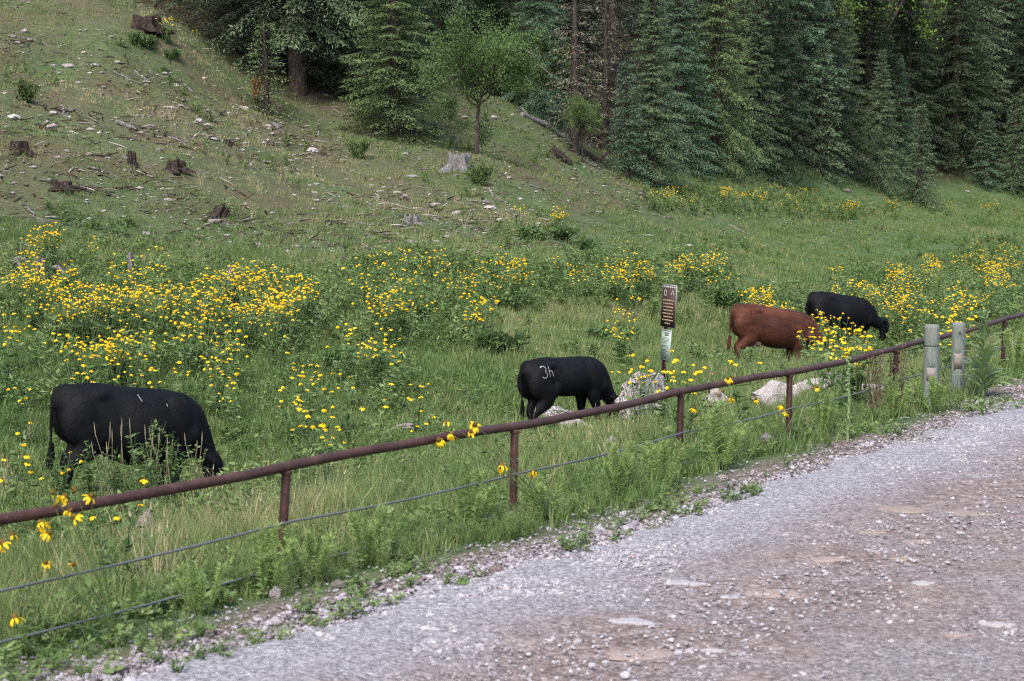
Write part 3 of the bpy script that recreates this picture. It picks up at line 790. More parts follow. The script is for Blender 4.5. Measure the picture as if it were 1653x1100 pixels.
def cow_mesh(name, m, young=0.0, step=0.0, headz=0.0, belly=1.0, headturn=0.0, reach=0.0):
    q = MB()
    y = young
    # torso: x, top, bottom, half width, roundness
    secs = [(-.86, 1.16, 1.04, .06), (-.83, 1.22, .93, .14), (-.77, 1.275, .80, .20), (-.66, 1.31, .70, .255), (-.52, 1.325, .64, .285), (-.38, 1.33, .60, .30), (-.2, 1.305, .545, .335),
            (0, 1.29, .515, .36), (.2, 1.285, .505, .36), (.36, 1.28, .51, .32), (.5, 1.262, .52, .28), (.62, 1.215, .53, .24), (.73, 1.13, .55, .19), (.82, 1.02, .60, .145), (.88, .92, .70, .08)]
    V = []; seg = 28; th = np.arange(seg) / seg * 2 * math.pi
    for x, zt_, zb, w_ in secs:
        if young: zb = zb + (.11 * y if x > -.6 else .05 * y); w_ *= 1 - .13 * y
        else: zb = zb + (.515 - zb) * 0
        zb = zb - (belly - 1) * .2 * math.exp(-((x - .0) / .4) ** 2)
        cz, hz = (zt_ + zb) / 2, (zt_ - zb) / 2
        c_, s_ = np.cos(th), np.sin(th)
        e = .86
        yy = w_ * np.sign(c_) * np.abs(c_) ** e; zz = hz * np.sign(s_) * np.abs(s_) ** .92
        yy = yy * (1 - .26 * np.clip(s_, 0, 1) ** 1.3) * (1 - .16 * math.exp(-((x + .24) / .10) ** 2) * np.exp(-((s_ - .45) / .4) ** 2))
        V.append(np.stack([np.full(seg, x), yy, cz + zz], -1))
    V = np.array(V); m_ = len(secs); i = np.arange(m_ - 1)[:, None] * seg; j = np.arange(seg)[None]; k = (j + 1) % seg
    q.add(V.reshape(-1, 3), np.stack([i + j, i + k, i + k + seg, i + j + seg], -1).reshape(-1, 4))
    for e, fl_ in ((0, 1), (m_ - 1, 0)):
        q.add(np.concatenate([V[e], V[e].mean(0)[None]]), [[(a_ + 1) % seg, a_, seg] if fl_ else [a_, (a_ + 1) % seg, seg] for a_ in range(seg)])
    # muscles and bones that show through the hide
    for s in (-1, 1):
        ell(q, (-.44, s * .165, 1.19), (.15, .09, .075))                     # hook bone
        ell(q, (-.60, s * .165, .93), (.25, .145, .31), (0, .12, 0))          # thigh
        ell(q, (-.34, s * .20, .80), (.11, .10, .17), (0, .5, 0))             # stifle
        ell(q, (.50, s * .165, .92), (.20, .125, .31), (0, -.22, 0))            # shoulder blade
        ell(q, (.66, s * .17, .76), (.13, .10, .14))                          # point of shoulder
    ell(q, (.70, 0, .60), (.16, .11, .13))                                    # brisket
    hz = headz
    # neck and head reaching down to graze
    ht = headturn
    chain(q, [(.50, 0, 1.02), (.72 + reach * .2, 0, .94), (.93 + reach * .55, ht * .2, .77), (1.10 + reach * .85, ht * .5, .55 + hz * .5), (1.19 + reach, ht * .8, .42 + hz)], [.20, .165, .125, .10, .10], [.26, .23, .175, .14, .125])
    hx, hy = 1.17 + reach, ht
    chain(q, [(hx - .02, hy, .50 + hz), (hx + .06, hy, .41 + hz), (hx + .09, hy * 1.1, .27 + hz), (hx + .085, hy * 1.2, .12 + hz), (hx + .075, hy * 1.2, .04 + hz), (hx + .065, hy * 1.2, .0 + hz)], [.08, .115, .105, .07, .072, .05], [.09, .125, .125, .085, .07, .045])
    for s in (-1, 1):   # ears
        chain(q, [(hx - .0, hy + s * .09, .46 + hz), (hx - .015, hy + s * .18, .465 + hz), (hx - .03, hy + s * .27, .44 + hz), (hx - .03, hy + s * .33, .41 + hz)], [.03, .05, .05, .012], [.022, .022, .02, .012], 10)
        ell(q, (hx + .10, hy + s * .095, .33 + hz), (.05, .02, .035))
    # legs
    hind = [(-.54, .84), (-.50, .66), (-.58, .52), (-.685, .42), (-.68, .30), (-.67, .16), (-.655, .10), (-.62, .045), (-.60, -.01)]
    hl = [.14, .12, .088, .060, .050, .046, .056, .056, .062]; hs_ = [.23, .18, .115, .070, .054, .047, .055, .058, .068]
    fore = [(.50, .80), (.49, .62), (.50, .50), (.515, .37), (.51, .30), (.505, .16), (.515, .10), (.54, .05), (.555, -.01)]
    fl2 = [.11, .10, .08, .066, .052, .046, .054, .054, .06]; fs = [.17, .14, .10, .075, .056, .05, .056, .058, .066]
    for s in (-1, 1):
        for base, la, sa, y0, sgn in ((hind, hl, hs_, .175, 1), (fore, fl2, fs, .15, -1)):
            st = step * s * sgn
            pts = []
            for x, z in base:
                k_ = smooth(.85, 0, z) if z < .85 else 0
                pts.append((x + float(st) * float(k_), s * (y0 - .03 * float(k_)), z))
            chain(q, pts, la, sa, 12)
            px_, pz_ = pts[-1][0], 0
            ell(q, (px_ + .01, pts[-1][1], .02), (.075, .055, .035))
    # tail
    chain(q, [(-.74, 0, 1.27), (-.84, 0, 1.26), (-.90, 0, 1.16), (-.905, 0, .95), (-.895, 0, .72), (-.885, 0, .60)], [.05, .036, .03, .026, .022, .02], [.045, .034, .03, .026, .022, .02], 10)
    me = q.mesh(name + '_raw', m, True)
    o = bpy.data.objects.new(name + '_raw', me); COL.objects.link(o)
    md = o.modifiers.new('r', 'REMESH'); md.mode = 'VOXEL'; md.voxel_size = .018; md.use_smooth_shade = True
    md = o.modifiers.new('s', 'SMOOTH'); md.factor = .5; md.iterations = 18
    dg = bpy.context.evaluated_depsgraph_get(); dg.update()
    out = bpy.data.meshes.new_from_object(o.evaluated_get(dg)); out.name = name
    bpy.data.objects.remove(o)
    out.polygons.foreach_set('use_smooth', np.ones(len(out.polygons), bool))
    out.materials.clear(); out.materials.append(m)
    return out

def tail_switch(m, parent):
    q = MB(); rs = np.random.default_rng(5)
    for i in range(60):
        a = rs.uniform(0, 6.28); r = rs.uniform(0, .02); x0, y0 = -.885 + r * math.cos(a), r * math.sin(a)
        L = rs.uniform(.18, .34); sp = rs.uniform(.2, 1)
        q.tube([(x0, y0, .64), (x0 + .025 * math.cos(a) * sp, .03 * math.sin(a) * sp, .62 - L * .5), (x0 + .03 * math.cos(a) * sp, .035 * math.sin(a) * sp, .64 - L)], [.007, .006, .002], 4, cap=False)
    return tag(obj('tail_switch', q.mesh('tail_switch', m), parent), kind='stuff')
def cow(x, yb, d, yaw, scl, m, lb, young=0, step=0, headz=0, belly=1.0, sink=0, ht=0.0, ref=-.86, pitch=0, reach=0.0):
    """x = where the rump shows in the photograph, d = distance of the rump"""
    me = cow_mesh('cow_body', m, young, step, headz, belly, ht, reach)
    p = at(x, yb, d)
    f = np.array([math.cos(yaw), math.sin(yaw)])
    cxy = p[:2] - f * ref * scl
    g = float(H(cxy[0], cxy[1])) - sink
    g1 = float(H(*(cxy + f * .5 * scl))); g0 = float(H(*(cxy - f * .6 * scl)))
    pt = -math.atan2(g1 - g0, 1.1 * scl) if pitch is None else pitch
    root = obj('cow', me, None, (cxy[0], cxy[1], (g0 + g1) / 2 - sink), (0, pt, yaw), scl)
    tag(root, lb, 'cow')
    tail_switch(m, root)
    # short hair lying along the body, so the coat breaks up the light
    g_ = np.random.default_rng(int(x)); nv = len(me.polygons)
    cen = np.empty(nv * 3); me.polygons.foreach_get('center', cen); nor = np.empty(nv * 3); me.polygons.foreach_get('normal', nor); cen = cen.reshape(-1, 3); nor = nor.reshape(-1, 3)
    kk = g_.choice(nv, min(nv, 18000), replace=False); c_, n_ = cen[kk], nor[kk]
    dd = np.array([-.55, 0, -.8]) + g_.normal(0, .22, c_.shape) + .35 * np.stack([np.sin(c_[:, 2] * 9 + c_[:, 0] * 5), 0 * c_[:, 0], np.cos(c_[:, 0] * 7)], 1)
    dd = dd - n_ * (dd * n_).sum(1)[:, None]; dd /= np.linalg.norm(dd, axis=1)[:, None] + 1e-9; dd = dd + n_ * g_.uniform(.05, .32, (len(kk), 1))
    sd = np.cross(dd, n_); L_ = g_.uniform(.02, .05, (len(kk), 1)); W_ = g_.uniform(.004, .009, (len(kk), 1)); b_ = c_ - n_ * .001
    Vh = np.stack([b_ - sd * W_ / 2, b_ + sd * W_ / 2, b_ + dd * L_], 1).reshape(-1, 3)
    tag(obj('hair', fastmesh('hair', Vh, [np.arange(len(Vh)).reshape(-1, 3)], [m]), root), kind='stuff')
    for s in (-1, 1):
        q = MB(); ell(q, (0, 0, 0), (.016, .012, .016), n=10); o = obj('eye', q.mesh('eye', m_eye, True), root); o.location = (1.17 + reach + .115, ht * 1.05 + s * .108, .33 + headz)
    for nm_, q_ in (('rump top', (-.6, 0, 1.32)), ('hind foot', (-.6, -.15, 0)), ('fore foot', (.55, -.15, 0)), ('withers', (.5, 0, 1.28)), ('belly', (0, 0, .5)), ('head', (1.2 + reach, 0, .4)), ('muzzle', (1.22 + reach, 0, 0))):
        bpy.context.view_layer.update(); w_ = root.matrix_world @ Vector(q_); dz = w_.z - CAMZ; f_ = w_.y * CP - dz * SP; print('COW', m.name, nm_, round(826.5 + w_.x / f_ * F), round(550 - (w_.y * SP + dz * CP) / f_ * F))
    return root
c1 = cow(80, 790, 20.2, R(31), .985, M_black, 'large black cow grazing at the lower left behind the rail', step=.05, belly=1.6, headz=.04, pitch=None, reach=-.20)
c2 = cow(847, 704, 23.5, R(36), .765, M_black, 'black calf with a white 3h painted on its hip, grazing behind the rail', young=1, step=.11, headz=.05, pitch=None, reach=-.20)
c3 = cow(1174, 600, 38.0, R(12), 1.02, M_red, 'reddish brown cow grazing among yellow flowers right of the sign', step=.06, belly=1.25, headz=.05, pitch=None)
c4 = cow(1300, 560, 44.0, R(24), 1.03, M_black, 'black cow half hidden by tall yellow flowers behind the brown cow', step=.03, belly=1.1, headz=.30, pitch=None)
# udder of the brown cow
q = MB(); ell(q, (-.30, -.02, .60), (.17, .13, .13)); 
for sx in (-.37, -.24):
    for sy in (-.08, .05): ell(q, (sx, sy, .48), (.022, .022, .05), n=8)
obj('udder', q.mesh('udder', m_cream, True), c3)
# the 3h painted on the calf's hip: strokes laid on the hide
bvh = BVHTree.FromPolygons([v.co[:] for v in c2.data.vertices], [p_.vertices[:] for p_ in c2.data.polygons])
def stroke(pts, w_=.010, m=m_chalk, ysign=-1, body=None, nm='painted_mark', lab=None):
    P = []
    for i in range(len(pts) - 1):
        for u in np.linspace(0, 1, 6, endpoint=False): P.append(np.array(pts[i]) * (1 - u) + np.array(pts[i + 1]) * u)
    P.append(np.array(pts[-1])); q = MB(); V = []
    for i, p_ in enumerate(P):
        T = P[min(i + 1, len(P) - 1)] - P[max(i - 1, 0)]; T = T / (np.linalg.norm(T) + 1e-9); nrm = np.array([-T[1], T[0]])
        for sg in (-1, 1):
            e = p_ + nrm * sg * w_ * (.8 + .4 * vnoise(i * .7, sg, 3)) / 1
            r_ = body.ray_cast(Vector((e[0], ysign * 2, e[1])), Vector((0, -ysign, 0)))
            yv = r_[0].y if r_[0] else ysign * .2
            V.append((e[0], yv + ysign * .010, e[1]))
    q.add(V, [[2 * i, 2 * i + 1, 2 * i + 3, 2 * i + 2] for i in range(len(P) - 1)])
    return q.mesh(nm, m)
def arc(cx, cz, rx_, rz_, a0, a1, n=9): return [(cx + rx_ * math.cos(R(a)), cz + rz_ * math.sin(R(a))) for a in np.linspace(a0, a1, n)]
three = arc(-.625, 1.165, .048, .045, 150, -60) + arc(-.625, 1.072, .055, .052, 60, -150)
obj('painted_mark', stroke(three, .0062, body=bvh), c2)
obj('painted_mark', stroke([(-.515, 1.20), (-.515, 1.03)], .0062, body=bvh), c2)
obj('painted_mark', stroke(arc(-.475, 1.085, .042, .04, 170, 0) + [(-.43, 1.03)], .0062, body=bvh), c2)
bv1 = BVHTree.FromPolygons([v.co[:] for v in c1.data.vertices], [p_.vertices[:] for p_ in c1.data.polygons])
obj('scratch', stroke([(.01, 1.22), (.045, 1.15)], .004, body=bv1), c1)
obj('scratch', stroke([(.34, 1.13), (.345, 1.10)], .004, body=bv1), c1)
# ================================================================ FOLIAGE SHAPES
def quads_along(base, direc, length, width, normal):
    """one rhombus leaf per row: base point, unit direction, length, width, approximate normal"""
    side = np.cross(direc, normal); side /= np.linalg.norm(side, axis=1)[:, None] + 1e-9
    L = length[:, None]; W = width[:, None]
    V = np.stack([base, base + direc * L * .45 + side * W * .5, base + direc * L, base + direc * L * .45 - side * W * .5], 1)
    n = len(base)
    return V.reshape(-1, 3), np.arange(n * 4).reshape(n, 4)
def unit(v): return v / (np.linalg.norm(v, axis=-1, keepdims=True) + 1e-9)

def conifer(name, m_leaf, m_bark, seed, Hh=14., Rr=2.5, base=.5, gap=.42, nb=7, droop=.3, dens=1.0, blade=(.135, .034), dead=0, shape=.85, nblade=4, lower_dead=True):
    """returns (crown mesh, trunk mesh, list of limbs meshes)"""
    g = np.random.default_rng(seed)
    B = []; Dr = []; Ln = []; Wd = []; Nm = []
    tr = MB(); lean = g.normal(0, .012, 2)
    zs = np.linspace(-.6, Hh, 14); r0 = .018 * Hh + .03
    tr.tube([(lean[0] * z + .05 * math.sin(z * .9 + seed), lean[1] * z, z) for z in zs], r0 * (1 - zs / (Hh * 1.03)) ** .8 + .012, 10)
    br = MB()
    z = base
    while z < Hh - .15:
        u = z / Hh
        prof = (1 - u) ** shape * (.62 + .38 * min(1, (z - base) / (.13 * Hh) + .25))
        k = max(3, int(nb * (1 - .35 * u)))
        a0 = g.uniform(0, 6.28)
        for b_ in range(k):
            if g.random() < .07 + .1 * (1 - dens): continue
            a = a0 + b_ / k * 6.283 + g.normal(0, .22)
            L = Rr * prof * g.uniform(.62, 1.15) * (1 + .16 * math.sin(z * 1.7 + seed) * math.sin(a * 2 + z)) + .12
            zz = z + g.normal(0, gap * .3)
            el = .32 * u - .10 + g.normal(0, .06); dr = droop * (1.15 - u) * g.uniform(.6, 1.4)
            n = max(3, int(L / .115))
            uu = np.linspace(.10, 1, n)
            rad = L * uu
            dz = L * (el * uu - dr * uu ** 1.6 + .22 * dr * np.clip(uu - .7, 0, 1))
            P = np.stack([np.cos(a) * rad, np.sin(a) * rad, zz + dz], 1) + np.array([lean[0] * z, lean[1] * z, 0])
            br.tube(P[::max(1, n // 4)] if n > 4 else P, np.linspace(.012 + L * .009, .004, len(P[::max(1, n // 4)] if n > 4 else P)), 3, cap=False)
            T = unit(np.gradient(P, axis=0))
            side = unit(np.cross(T, [0, 0, 1.]))
            for sg in (-1, 1):
                tl_ = (.16 + .30 * L * np.sin(np.pi * np.clip(uu, .08, .97)) ** .8 * .75) * g.uniform(.7, 1.2, n)
                td = unit(T * .75 + side * sg * .8 + np.stack([g.normal(0, .12, n), g.normal(0, .12, n), g.normal(-.18, .12, n)], 1))
                for q in range(nblade):
                    f = (q + .35 + g.uniform(-.3, .3, n)) / nblade
                    f = np.clip(f, 0, 1)
                    p = P + td * (tl_ * f)[:, None] + np.stack([np.zeros(n), np.zeros(n), -.25 * tl_ * f ** 2], 1) + g.normal(0, .02, (n, 3))
                    d = unit(td + g.normal(0, .42, (n, 3)))
                    keep = (g.random(n) < dens) & (uu > .10)
                    B.append(p[keep]); Dr.append(d[keep]); kk = keep.sum()
                    Ln.append(blade[0] * g.uniform(.6, 1.3, kk)); Wd.append(blade[1] * 1.1 * g.uniform(.6, 1.4, kk))
                    Nm.append(unit(g.normal(0, .5, (kk, 3)) + [0, 0, 1.]))
            # tuft at the tip
            kk = 4
            B.append(np.repeat(P[-1:], kk, 0)); Dr.append(unit(T[-1] + g.normal(0, .4, (kk, 3)))); Ln.append(np.full(kk, blade[0] * 1.1)); Wd.append(np.full(kk, blade[1])); Nm.append(unit(g.normal(0, .5, (kk, 3)) + [0, 0, 1.]))
        z += gap * (1 - .45 * u) * g.uniform(.8, 1.2)
    if lower_dead:
        for _ in range(int(6 + base * 5)):
            a = g.uniform(0, 6.28); zz = g.uniform(.35, base + .6); L = g.uniform(.3, .9) * min(Rr, 2.4) * .7
            br.tube([(0, 0, zz), (np.cos(a) * L * .5, np.sin(a) * L * .5, zz - .02), (np.cos(a + .15) * L, np.sin(a + .15) * L, zz - .22 * L)], [.016, .010, .004], 4, cap=False)
    V, Fq = quads_along(np.concatenate(B), np.concatenate(Dr), np.concatenate(Ln), np.concatenate(Wd), np.concatenate(Nm))
    cr = fastmesh(name + '_crown', V, [Fq], [m_leaf])
    return cr, tr.mesh(name + '_trunk', m_bark, True), br.mesh(name + '_limbs', m_bark)

def tree_leaf_mat(name, stops, transl=.15):
    m, t, b = mat(name, .6, .2)
    geo = N(t, 'ShaderNodeNewGeometry'); oi = N(t, 'ShaderNodeObjectInfo')
    oc = objc(t); n = tnoise(t, 1.3, 4, .6, oc)
    f = math_(t, 'ADD', math_(t, 'MULTIPLY', geo.outputs['Random Per Island'], .32), math_(t, 'MULTIPLY', n, .80))
    c = ramp(t, f, stops)
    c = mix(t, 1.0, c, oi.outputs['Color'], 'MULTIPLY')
    t.links.new(c, b.inputs['Base Color'])
    if transl:
        tr = N(t, 'ShaderNodeBsdfTranslucent'); t.links.new(c, tr.inputs[0]); ms = N(t, 'ShaderNodeMixShader'); ms.inputs[0].default_value = transl
        t.links.new(b.outputs[0], ms.inputs[1]); t.links.new(tr.outputs[0], ms.inputs[2]); t.links.new(ms.outputs[0], t.nodes['Material Output'].inputs[0])
    return m
M_con = tree_leaf_mat('conifer_needles', [(.2, (.032, .050, .028)), (.5, (.072, .102, .055)), (.8, (.13, .165, .09)), (1, (.20, .23, .13))])
M_drab = tree_leaf_mat('drab_needles', [(.2, (.06, .058, .045)), (.5, (.125, .125, .09)), (.8, (.20, .19, .145))])
M_broad = tree_leaf_mat('broad_leaves', [(.2, (.038, .065, .024)), (.5, (.08, .125, .042)), (.8, (.14, .19, .07))], .3)
M_bark, t, b = mat('bark', .95, .1)
oc = objc(t); mp = N(t, 'ShaderNodeMapping'); mp.inputs['Scale'].default_value = (1, 1, .2); t.links.new(oc, mp.inputs[0])
n = tnoise(t, 14, 6, .75, mp.outputs[0]); t.links.new(ramp(t, n, [(.35, (.018, .014, .012)), (.55, (.06, .048, .04)), (.75, (.13, .11, .095))]), b.inputs['Base Color']); bump(t, b, n, .05, 1)
M_greybark, t, b = mat('grey_dead_wood', .9, .15)
oc = objc(t); mp = N(t, 'ShaderNodeMapping'); mp.inputs['Scale'].default_value = (3, 3, .4); t.links.new(oc, mp.inputs[0])
n = tnoise(t, 9, 6, .7, mp.outputs[0]); t.links.new(ramp(t, n, [(.34, (.035, .032, .03)), (.52, (.13, .12, .115)), (.7, (.29, .275, .265))]), b.inputs['Base Color']); bump(t, b, n, .03, 1)
M_darkwood, t, b = mat('dark_rotten_wood', .95, .1)
oc = objc(t); n = tnoise(t, 12, 6, .7, oc); t.links.new(ramp(t, n, [(.35, (.012, .010, .009)), (.55, (.036, .027, .022)), (.72, (.11, .085, .07))]), b.inputs['Base Color']); bump(t, b, n, .04, 1)

CON = {
 'spruce': [conifer('spruce', M_con, M_bark, 11, 14, 2.9, .35, .36, 10, .34, nblade=7), conifer('spruce', M_con, M_bark, 12, 14, 2.7, .3, .36, 10, .28, nblade=7), conifer('spruce', M_con, M_bark, 15, 14, 3.1, .5, .38, 10, .42, nblade=7)],
 'small': [conifer('young_spruce', M_con, M_bark, 21, 7, 1.7, .2, .25, 8, .25, 1, (.14, .04)), conifer('young_spruce', M_con, M_bark, 22, 7, 1.6, .25, .26, 8, .32, 1, (.14, .04))],
 'fir': [conifer('fir', M_con, M_bark, 31, 18, 2.9, 2.6, .45, 10, .22, 1, (.16, .045), nblade=6), conifer('fir', M_con, M_bark, 32, 20, 3.7, 3.0, .48, 10, .38, .95, (.16, .045), nblade=6)],
 'pine': [conifer('pine', M_con, M_bark, 41, 17, 4.0, 2.2, .58, 8, .42, .95, (.17, .04), shape=.5, nblade=6)],
 'drab': [conifer('drab_spruce', M_drab, M_bark, 51, 11, 1.7, .9, .40, 7, .3, .55, (.13, .03))],
 'tiny': [conifer('sapling', M_con, M_bark, 61, 3.4, .95, .15, .17, 6, .15, 1, (.10, .03), nblade=3, lower_dead=False)],
}
PROTO_H = {'spruce': 14, 'small': 7, 'fir': 18, 'pine': 17, 'drab': 11, 'tiny': 3.4}
def plant_tree(kind, i, X, Y, h, rad_k, col, lb, group=None, name='spruce_tree', cat='tree', sink=.15):
    cr, tr, lm = CON[kind][i % len(CON[kind])]
    s = h / PROTO_H[kind]
    root = obj(name, None, None, (X, Y, float(H(X, Y)) - sink), (0, 0, random.uniform(0, 6.28)), (s * rad_k, s * rad_k, s))
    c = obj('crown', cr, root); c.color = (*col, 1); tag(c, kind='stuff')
    obj('trunk', tr, root); tag(obj('limbs', lm, root), kind='stuff')
    tag(root, lb, cat, group); return root
G1, G2, G3, BL, GR = (1.35, 1.42, 1.3), (1.15, 1.28, 1.15), (1.5, 1.58, 1.15), (1.15, 1.42, 1.5), (1.5, 1.45, 1.35)  # bluish, lifted tints also put the right side's distant haze into crown colour
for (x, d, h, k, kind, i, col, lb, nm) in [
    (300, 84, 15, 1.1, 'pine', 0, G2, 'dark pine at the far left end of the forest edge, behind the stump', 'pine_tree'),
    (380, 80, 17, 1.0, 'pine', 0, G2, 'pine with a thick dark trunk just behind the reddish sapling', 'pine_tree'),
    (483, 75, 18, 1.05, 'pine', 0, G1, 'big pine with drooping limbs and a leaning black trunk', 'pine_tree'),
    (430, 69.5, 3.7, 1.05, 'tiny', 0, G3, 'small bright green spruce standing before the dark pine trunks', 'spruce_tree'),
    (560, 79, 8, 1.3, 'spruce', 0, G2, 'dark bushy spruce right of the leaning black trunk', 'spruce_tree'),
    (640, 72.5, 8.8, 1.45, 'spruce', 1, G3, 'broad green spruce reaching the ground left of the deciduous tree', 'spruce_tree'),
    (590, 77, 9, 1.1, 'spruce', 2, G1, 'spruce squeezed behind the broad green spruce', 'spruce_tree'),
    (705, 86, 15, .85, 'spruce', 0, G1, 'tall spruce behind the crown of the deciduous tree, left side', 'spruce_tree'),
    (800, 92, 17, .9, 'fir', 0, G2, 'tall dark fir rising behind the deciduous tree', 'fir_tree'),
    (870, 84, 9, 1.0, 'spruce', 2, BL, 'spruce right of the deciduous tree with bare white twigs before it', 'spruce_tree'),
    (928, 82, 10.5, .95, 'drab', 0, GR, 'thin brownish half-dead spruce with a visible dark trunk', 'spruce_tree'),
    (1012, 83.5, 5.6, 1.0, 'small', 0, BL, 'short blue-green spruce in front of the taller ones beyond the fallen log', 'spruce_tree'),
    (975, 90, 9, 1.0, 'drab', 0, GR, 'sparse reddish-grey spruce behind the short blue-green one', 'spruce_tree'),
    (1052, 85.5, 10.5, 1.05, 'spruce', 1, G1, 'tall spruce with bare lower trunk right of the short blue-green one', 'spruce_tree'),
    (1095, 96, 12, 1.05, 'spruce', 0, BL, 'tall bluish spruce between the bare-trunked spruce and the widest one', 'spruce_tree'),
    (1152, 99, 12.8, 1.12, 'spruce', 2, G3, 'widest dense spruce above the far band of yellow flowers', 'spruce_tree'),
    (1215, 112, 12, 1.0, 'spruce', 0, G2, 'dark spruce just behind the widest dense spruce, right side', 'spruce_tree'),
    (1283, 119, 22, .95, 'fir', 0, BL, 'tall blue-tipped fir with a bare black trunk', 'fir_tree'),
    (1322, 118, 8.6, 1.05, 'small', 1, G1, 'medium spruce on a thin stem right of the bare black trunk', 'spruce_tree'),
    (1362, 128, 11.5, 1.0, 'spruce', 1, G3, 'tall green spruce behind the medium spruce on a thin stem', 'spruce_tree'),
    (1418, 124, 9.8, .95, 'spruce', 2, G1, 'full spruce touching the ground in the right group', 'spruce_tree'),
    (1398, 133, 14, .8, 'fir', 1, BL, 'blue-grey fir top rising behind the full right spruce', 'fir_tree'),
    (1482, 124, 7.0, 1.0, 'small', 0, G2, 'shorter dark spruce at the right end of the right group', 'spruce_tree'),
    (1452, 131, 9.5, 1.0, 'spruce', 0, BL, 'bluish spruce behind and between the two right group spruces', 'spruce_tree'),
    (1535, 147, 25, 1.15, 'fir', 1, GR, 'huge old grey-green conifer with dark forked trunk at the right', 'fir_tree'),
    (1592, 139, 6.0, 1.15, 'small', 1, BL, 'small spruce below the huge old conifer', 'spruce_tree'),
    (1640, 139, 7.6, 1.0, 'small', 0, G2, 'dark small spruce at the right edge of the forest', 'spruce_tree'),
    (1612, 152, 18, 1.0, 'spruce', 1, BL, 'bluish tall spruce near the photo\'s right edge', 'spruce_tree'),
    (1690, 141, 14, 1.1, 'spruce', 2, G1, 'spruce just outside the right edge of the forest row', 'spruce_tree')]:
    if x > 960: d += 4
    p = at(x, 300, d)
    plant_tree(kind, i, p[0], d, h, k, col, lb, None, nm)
# deep rows, told apart by nothing
gi = 0
def zone(xp, row):
    a = ' among the first trees' if row < 2 else ' deep in the forest'
    b_ = 'behind the left pines' if xp < 600 else 'behind the deciduous tree' if xp < 900 else 'behind the short blue-green spruce' if xp < 1100 else 'behind the widest spruce' if xp < 1270 else 'behind the bare-trunked fir' if xp < 1450 else 'round the huge old conifer'
    return a + ' ' + b_
rs = random.Random(5)
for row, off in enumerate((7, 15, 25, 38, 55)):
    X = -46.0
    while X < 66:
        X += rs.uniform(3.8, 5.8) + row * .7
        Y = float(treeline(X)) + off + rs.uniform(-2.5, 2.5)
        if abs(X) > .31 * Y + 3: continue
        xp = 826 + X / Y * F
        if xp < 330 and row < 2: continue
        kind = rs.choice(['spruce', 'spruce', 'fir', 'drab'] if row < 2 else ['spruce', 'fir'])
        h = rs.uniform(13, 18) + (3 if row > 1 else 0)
        v = rs.uniform(.4, .8)  # forest shade put into the crown colour, setting off the front trees
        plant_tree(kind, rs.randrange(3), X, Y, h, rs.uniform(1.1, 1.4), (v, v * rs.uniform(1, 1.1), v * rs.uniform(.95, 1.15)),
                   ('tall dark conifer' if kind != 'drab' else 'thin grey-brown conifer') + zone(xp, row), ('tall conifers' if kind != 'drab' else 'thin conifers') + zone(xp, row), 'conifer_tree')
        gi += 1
print('deep trees', gi)

# ---- broadleaf trees
def broadleaf(name, seed, Hh, Rr, tr_h, m_leaf, n_leaf=9000, lsz=.085):
    g = np.random.default_rng(seed)
    tr = MB(); tips = []
    tr.tube([(0, 0, -.3), (.03, 0, tr_h * .5), (-.02, .03, tr_h), (.08, 0, tr_h * 1.6)], [.10 * Hh / 5, .075 * Hh / 5, .06 * Hh / 5, .035 * Hh / 5], 9)
    def grow(p, d, L, r, lv):
        pts = [p]; q = p.copy()
        for s_ in range(4):
            d = unit(d + g.normal(0, .16, 3) + np.array([0, 0, .04])); q = q + d * L / 4; pts.append(q.copy())
        tr.tube(pts, np.linspace(r, r * .5, 5), 6 if lv < 2 else 4, cap=False)
        tips.append((pts[2], L * .3)); tips.append((pts[-1], L * .42))
        if lv < 3:
            for _ in range(3 if lv else 4):
                nd = unit(d * .7 + g.normal(0, .62, 3) + np.array([0, 0, .12])); grow(pts[g.integers(2, 5)], nd, L * .64, r * .55, lv + 1)
    for i in range(7):
        a = i / 7 * 6.28 + g.normal(0, .2); e = g.uniform(.15, 1.2)
        grow(np.array([0, 0, tr_h * g.uniform(.85, 1.6)]), unit(np.array([math.cos(a), math.sin(a), e])), Rr * g.uniform(.62, .85) * (1 + .35 * e * (Hh - tr_h) / (2 * Rr) * .7), .035 * Hh / 5, 0)
    C = np.array([t_[0] for t_ in tips]); W = np.array([t_[1] for t_ in tips])
    k = g.integers(0, len(C), n_leaf)
    P = C[k] + g.normal(0, 1, (n_leaf, 3)) * (W[k] * .55 + .05)[:, None] * [1, 1, .7]
    Dv = unit(g.normal(0, 1, (n_leaf, 3)) + [0, 0, -.25])
    V, Fq = quads_along(P, Dv, lsz * g.uniform(.7, 1.3, n_leaf), lsz * .62 * g.uniform(.7, 1.3, n_leaf), unit(g.normal(0, .6, (n_leaf, 3)) + [0, 0, 1.]))
    return fastmesh(name + '_crown', V, [Fq], [m_leaf]), tr.mesh(name + '_trunk', M_bark, True)
def leafy(name, X, Y, mesh2, lb, scl=1, col=(1, 1, 1), cat='tree', group=None, sink=.05):
    root = obj(name, None, None, (X, Y, float(H(X, Y)) - sink), (0, 0, random.uniform(0, 6.28)), scl)
    c = obj('crown', mesh2[0], root); c.color = (*col, 1); tag(c, kind='stuff'); tag(obj('trunk', mesh2[1], root), kind='stuff'); tag(root, lb, cat, group); return root
oak = broadleaf('oak', 5, 5.6, 2.15, 1.45, M_broad, 28000, .08)
p = at(768, 245, 69); o_ = leafy('deciduous_tree', p[0], 69, oak, 'lone deciduous tree with round crown on the slope above the grey stump', (.90, .90, 1.05), (.95, 1.05, .88))
o_.rotation_euler = (R(0), R(5), .6)
tall_b = broadleaf('broadleaf', 9, 9, 2.8, 4, M_broad, 12000, .14)
